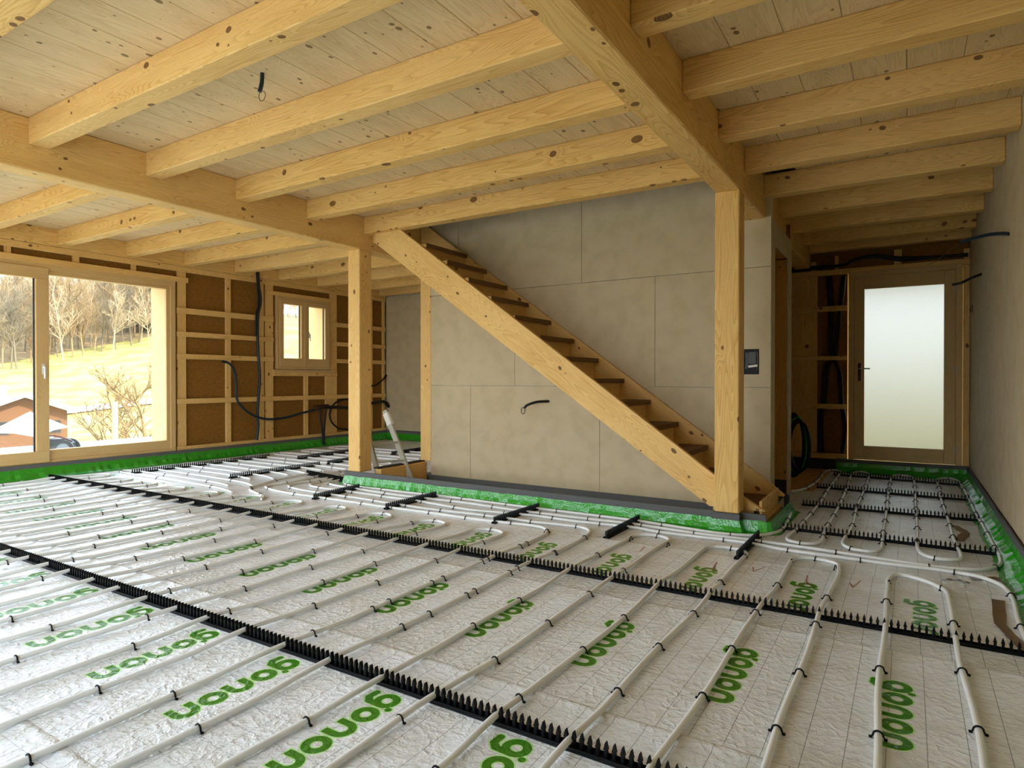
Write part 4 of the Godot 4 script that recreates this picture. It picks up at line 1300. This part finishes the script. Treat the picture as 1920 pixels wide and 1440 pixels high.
func outdoors() -> void:
	var o := setting("ground")
	var st := SurfaceTool.new()
	st.begin(Mesh.PRIMITIVE_TRIANGLES)
	var fst := SurfaceTool.new()
	fst.begin(Mesh.PRIMITIVE_TRIANGLES)
	var xs := []
	for k in 10:
		xs.append(120.0 - k * 14.4)
	for k in 11:
		xs.append(-9.5 - k * 1.7)
	for k in 20:
		xs.append(-30.0 - k * 5.0)
	for k in 14:
		xs.append(-131.0 - k * 10.0)
	for i in xs.size() - 1:
		for k in 48:
			var z0 := 90.0 - k * 6.0
			var z1 := z0 - 6.0
			var p := [Vector3(xs[i], ground_y(xs[i], z0), z0), Vector3(xs[i + 1], ground_y(xs[i + 1], z0), z0), Vector3(xs[i + 1], ground_y(xs[i + 1], z1), z1), Vector3(xs[i], ground_y(xs[i], z1), z1)]
			var into: SurfaceTool = fst if xs[i] < -128.0 else st
			for j in [0, 1, 2, 0, 2, 3]:
				into.set_smooth_group(1)
				into.add_vertex(p[j])
	st.index()
	st.generate_normals()
	fst.index()
	fst.generate_normals()
	put("meadow", st.commit(), M.meadow, o)
	put("forest_floor", fst.commit(), M.forest_floor, o)
	block("terrace", Vector3(-12.6, -0.3, 3.0), Vector3(-8.76, 0.0, -12.0), M.gravel, o, 0.03)
	block("yard", Vector3(-14.0, -0.3, 20.0), Vector3(8.0, -0.06, 0.96), M.gravel, o, 0.03)
	# unseen roof added outside, to dim the frosted glass of the hall door
	var shade_roof := thing("added_roof", Vector3(0, 0, -9.1))
	tag(shade_roof, "pale unseen roof added to shade the frosted hall door", "shade_roof")
	block("roof_panel", Vector3(-2.5, 2.62, 0.0), Vector3(2.0, 2.74, -2.4), M.plaster_white, shade_roof, 0.01)
	for px in [-2.4, 1.9]:
		block("post", Vector3(px - 0.06, -0.1, -2.2), Vector3(px + 0.06, 2.62, -2.32), M.spruce2, shade_roof, 0.005)
	# a lane across the meadow
	var la := []
	var lb := []
	for k in 30:
		var z := 20.0 - k * 6.0
		var xx := -84.0 + sin(z * 0.03) * 2.0
		la.append(Vector3(xx, ground_y(xx, z) + 0.25, z))
		lb.append(Vector3(xx - 3.0, ground_y(xx - 3.0, z) + 0.25, z))
	put("lane", strip(la, lb, Vector3.UP), M.road, o)

	# bare woods on the hillside
	var g := RandomNumberGenerator.new()
	g.seed = 77
	var kinds := []
	for k in 4:
		kinds.append([tree_mesh(100 + k, g.randf_range(11.0, 14.0), 0.17, 0.25), ["bark", "bark_pale", "bark", "bark_grey"][k], ["bare brown tree standing in the hillside wood", "bare pale-stemmed tree standing in the hillside wood", "bare spreading brown tree standing in the hillside wood", "bare grey-stemmed tree standing in the hillside wood"][k]])
	for row in 10:
		for k in 29:
			var depth := 116.0 + row * 7.0 + g.randf_range(-2.5, 2.5)
			var f := (k + g.randf_range(0.0, 1.0)) / 23.0
			var ang := deg_to_rad(lerpf(73.0, 60.3, f) if k < 23 else lerpf(53.0, 44.0, (f - 1.0) * 23.0 / 6.0))
			var x := -9.0 - depth
			var z := -absf(x / tan(ang))
			var pick: Array = kinds[g.randi() % 4]
			var t := put("bare_tree", pick[0], M[pick[1]], null, Vector3(x, ground_y(x, z) - 0.2, z))
			t.rotation.y = g.randf() * TAU
			t.scale = Vector3.ONE * g.randf_range(0.65, 1.05)
			tag(t, pick[2], "tree", "trees of the hillside wood")
	var fir := fir_mesh(5)
	for k in 7:
		var x := -133.0 - g.randf_range(0.0, 14.0)
		var ang := deg_to_rad(61.6 + g.randf_range(-1.0, 1.6))
		var z := -absf(x / tan(ang))
		var t := put("fir_tree", fir, M.needles, null, Vector3(x, ground_y(x, z), z))
		t.rotation.y = k * 1.3
		tag(t, "dark green fir tree in the hillside wood", "tree", "firs in the hillside wood")
	# a tree on the meadow, the thicket below the terrace and garden shrubs
	var place := func(px_angle: float, dist: float) -> Vector3:
		var a := deg_to_rad(px_angle)
		var x := -sin(a) * dist
		var z := -cos(a) * dist
		return Vector3(x, ground_y(x, z), z)
	var big := tree_mesh(301, 6.6, 0.13, 0.12)
	var t1 := put("garden_tree", big, M.bark, null, place.call(61.6, 34.0))
	tag(t1, "gnarled bare fruit tree below the terrace outside the big window", "tree")
	var t2 := put("garden_tree", tree_mesh(302, 5.4, 0.10, 0.1), M.bark, null, place.call(64.7, 36.0))
	tag(t2, "smaller bare fruit tree with a round crown below the terrace", "tree")
	var t3 := put("meadow_tree", tree_mesh(303, 4.4, 0.1, 0.2), M.twig_yellow, null, place.call(63.9, 78.0))
	tag(t3, "lone young tree standing on the sunny meadow", "tree")
	var shrub := tree_mesh(304, 2.6, 0.05, 0.05)
	for k in 7:
		var s := put("garden_shrub", shrub, M.twig_yellow, null, place.call(64.9 + k * 0.42, 33.0 + (k % 3) * 1.5))
		s.rotation.y = k * 0.9
		s.scale = Vector3(1.3, 0.9, 1.3)
		tag(s, "yellowish twiggy shrub in the garden below the terrace", "shrub", "shrubs below the terrace")
	var pole_at: Vector3 = place.call(64.2, 26.0)
	tag(put("wooden_pole", tube(PackedVector3Array([pole_at, pole_at + Vector3(0, 5.5, 0)]), 0.10, 8), M.bark_pale), "tall pale wooden pole in front of the fruit trees", "pole")

	# neighbour's house with a sail
	var hp: Vector3 = place.call(69.5, 54.0)
	var house := thing("neighbour_house", hp + Vector3(0, 2.38, 0))
	house.rotation.y = deg_to_rad(68.0)
	house.scale = Vector3.ONE * 0.68
	tag(house, "timber-clad house with low gable roof beyond the meadow garden", "house")
	var gable := PackedVector2Array([Vector2(-3.6, -3.6), Vector2(3.2, -3.6), Vector2(3.2, 3.0), Vector2(-0.2, 4.35), Vector2(-3.6, 3.0)])
	put("wall", prism(gable, -9.0, 0.0), M.house_wood, house)
	for s in [[-4.4, 2.66, -0.2, 4.42], [-0.2, 4.42, 4.0, 2.7]]:
		var rp := PackedVector2Array([Vector2(s[0], s[1]), Vector2(s[2], s[3]), Vector2(s[2], s[3] + 0.22), Vector2(s[0], s[1] + 0.22)])
		var rf := put("roof", prism(rp, -9.4, 0.9), M.roof_tile, house)
		put("verge", prism(PackedVector2Array([Vector2(s[0], s[1] - 0.08), Vector2(s[2], s[3] - 0.08), Vector2(s[2], s[3] + 0.26), Vector2(s[0], s[1] + 0.26)]), 0.9, 1.0), M.canvas, rf)
	block("chimney", Vector3(-2.4, 3.6, -4.0), Vector3(-1.8, 5.5, -3.4), M.canvas, house, 0.02)
	for w in [[-2.8, -1.4], [-0.6, 0.8], [1.5, 2.7]]:
		var win := block("window", Vector3(w[0], 0.6, 0.0), Vector3(w[1], 2.0, 0.05), M.house_dark, house, 0.01)
		block("pane", Vector3(-0.55, -0.6, 0.02), Vector3(0.55, 0.6, 0.04), M.gasket, win, 0.0)
	var sp: Vector3 = place.call(69.4, 47.0)
	var sail := thing("sun_sail", sp + Vector3(0, 1.3, 0))
	sail.rotation.y = deg_to_rad(68.0)
	tag(sail, "white peaked sun sail on timber posts before the house", "sun sail")
	var sst := SurfaceTool.new()
	sst.begin(Mesh.PRIMITIVE_TRIANGLES)
	var top := Vector3(0, 3.3, -0.5)
	var low := [Vector3(-1.9, 2.2, 0.8), Vector3(0.4, 1.9, 1.6), Vector3(1.9, 2.35, 0.4), Vector3(0.2, 2.5, -2.2)]
	for k in 4:
		var a: Vector3 = low[k]
		var b: Vector3 = low[(k + 1) % 4]
		var m := (a + b) * 0.5 + Vector3(0, 0.12, 0)
		for q in [[top, a, m], [top, m, b]]:
			var c: Vector3 = ((q[1] + q[2]) * 0.5).lerp(top, 0.35) - Vector3(0, 0.12, 0)
			for e in [[q[0], q[1], c], [q[1], q[2], c], [q[2], q[0], c]]:
				var nn: Vector3 = (e[1] - e[0]).cross(e[2] - e[0]).normalized()
				tri(sst, e, nn if nn.y > 0.0 else -nn, [Vector2.ZERO, Vector2.ZERO, Vector2.ZERO])
	put("sail_cloth", sst.commit(), M.canvas, sail)
	for p in low:
		put("post", tube(PackedVector3Array([Vector3(p.x, -1.8, p.z), p]), 0.09, 6), M.bark_pale, sail)

	# machine on the terrace
	var mc := thing("wheeled_machine", Vector3(-10.35, 0.0, -4.26), deg_to_rad(52.0))
	tag(mc, "dark grey wheeled machine standing on the terrace outside the big window", "machine")
	put("body", prism(PackedVector2Array([Vector2(-0.30, 0.08), Vector2(0.16, 0.10), Vector2(0.24, 0.30), Vector2(0.10, 0.40), Vector2(-0.28, 0.40)]), -0.18, 0.18), M.machine_grey, mc)
	mc.scale = Vector3.ONE * 0.68
	var wheel := CylinderMesh.new()
	wheel.top_radius = 0.19
	wheel.bottom_radius = 0.19
	wheel.height = 0.06
	wheel.radial_segments = 28
	var hub := CylinderMesh.new()
	hub.top_radius = 0.12
	hub.bottom_radius = 0.12
	hub.height = 0.075
	hub.radial_segments = 28
	for s in [-1.0, 1.0]:
		var wl := put("wheel", wheel, M.machine_grey, mc, Vector3(0.12, 0.19, 0.22 * s))
		wl.rotation.x = PI * 0.5
		put("hub", hub, M.hub_grey, wl)
	put("handle_bar", tube(smooth([Vector3(-0.34, 0.42, 0.16), Vector3(-0.05, 0.47, 0.16), Vector3(0.26, 0.34, 0.16)], 4), 0.018, 8), M.rust, mc)
	block("cap", Vector3(-0.27, 0.40, -0.1), Vector3(-0.14, 0.44, 0.12), M.white_metal, mc, 0.01)


# ---------------------------------------------------------------- build
func _ready() -> void:
	rng.seed = 4711
	var cam := Camera3D.new()
	cam.name = "camera"
	cam.position = Vector3(0, 1.12, 0)
	cam.rotation_degrees = Vector3(-0.41, 32.07, 0)
	cam.fov = 62.52
	cam.near = 0.05
	cam.far = 600.0
	add_child(cam)
	cam.current = true

	var sky_mat := ProceduralSkyMaterial.new()
	sky_mat.sky_top_color = Color(0.80, 0.90, 1.0)
	sky_mat.sky_horizon_color = Color(0.92, 0.95, 0.98)
	sky_mat.sky_curve = 0.25
	sky_mat.ground_bottom_color = Color(0.62, 0.60, 0.48)
	sky_mat.ground_horizon_color = Color(0.75, 0.73, 0.62)
	sky_mat.sky_energy_multiplier = 1.45
	sky_mat.sun_angle_max = 1.0
	var sky := Sky.new()
	sky.sky_material = sky_mat
	var env := Environment.new()
	env.background_mode = Environment.BG_SKY
	env.sky = sky
	env.tonemap_mode = Environment.TONE_MAPPER_LINEAR
	env.tonemap_exposure = 3.45
	env.sdfgi_enabled = true
	env.ssao_enabled = true
	env.ssil_enabled = true
	var we := WorldEnvironment.new()
	we.name = "environment"
	we.environment = env
	add_child(we)

	var sun := DirectionalLight3D.new()
	sun.name = "sun"
	sun.light_color = Color(1.0, 0.96, 0.88)
	sun.light_energy = 1.3
	sun.light_angular_distance = 0.6
	sun.shadow_enabled = true
	add_child(sun)
	sun.look_at_from_position(Vector3(30, 22, -4), Vector3.ZERO)

	materials()
	shell()
	floor_build()
	timber()
	stair()
	windows()
	edge_strips()
	rails()
	pipes()
	odds()
	outdoors()
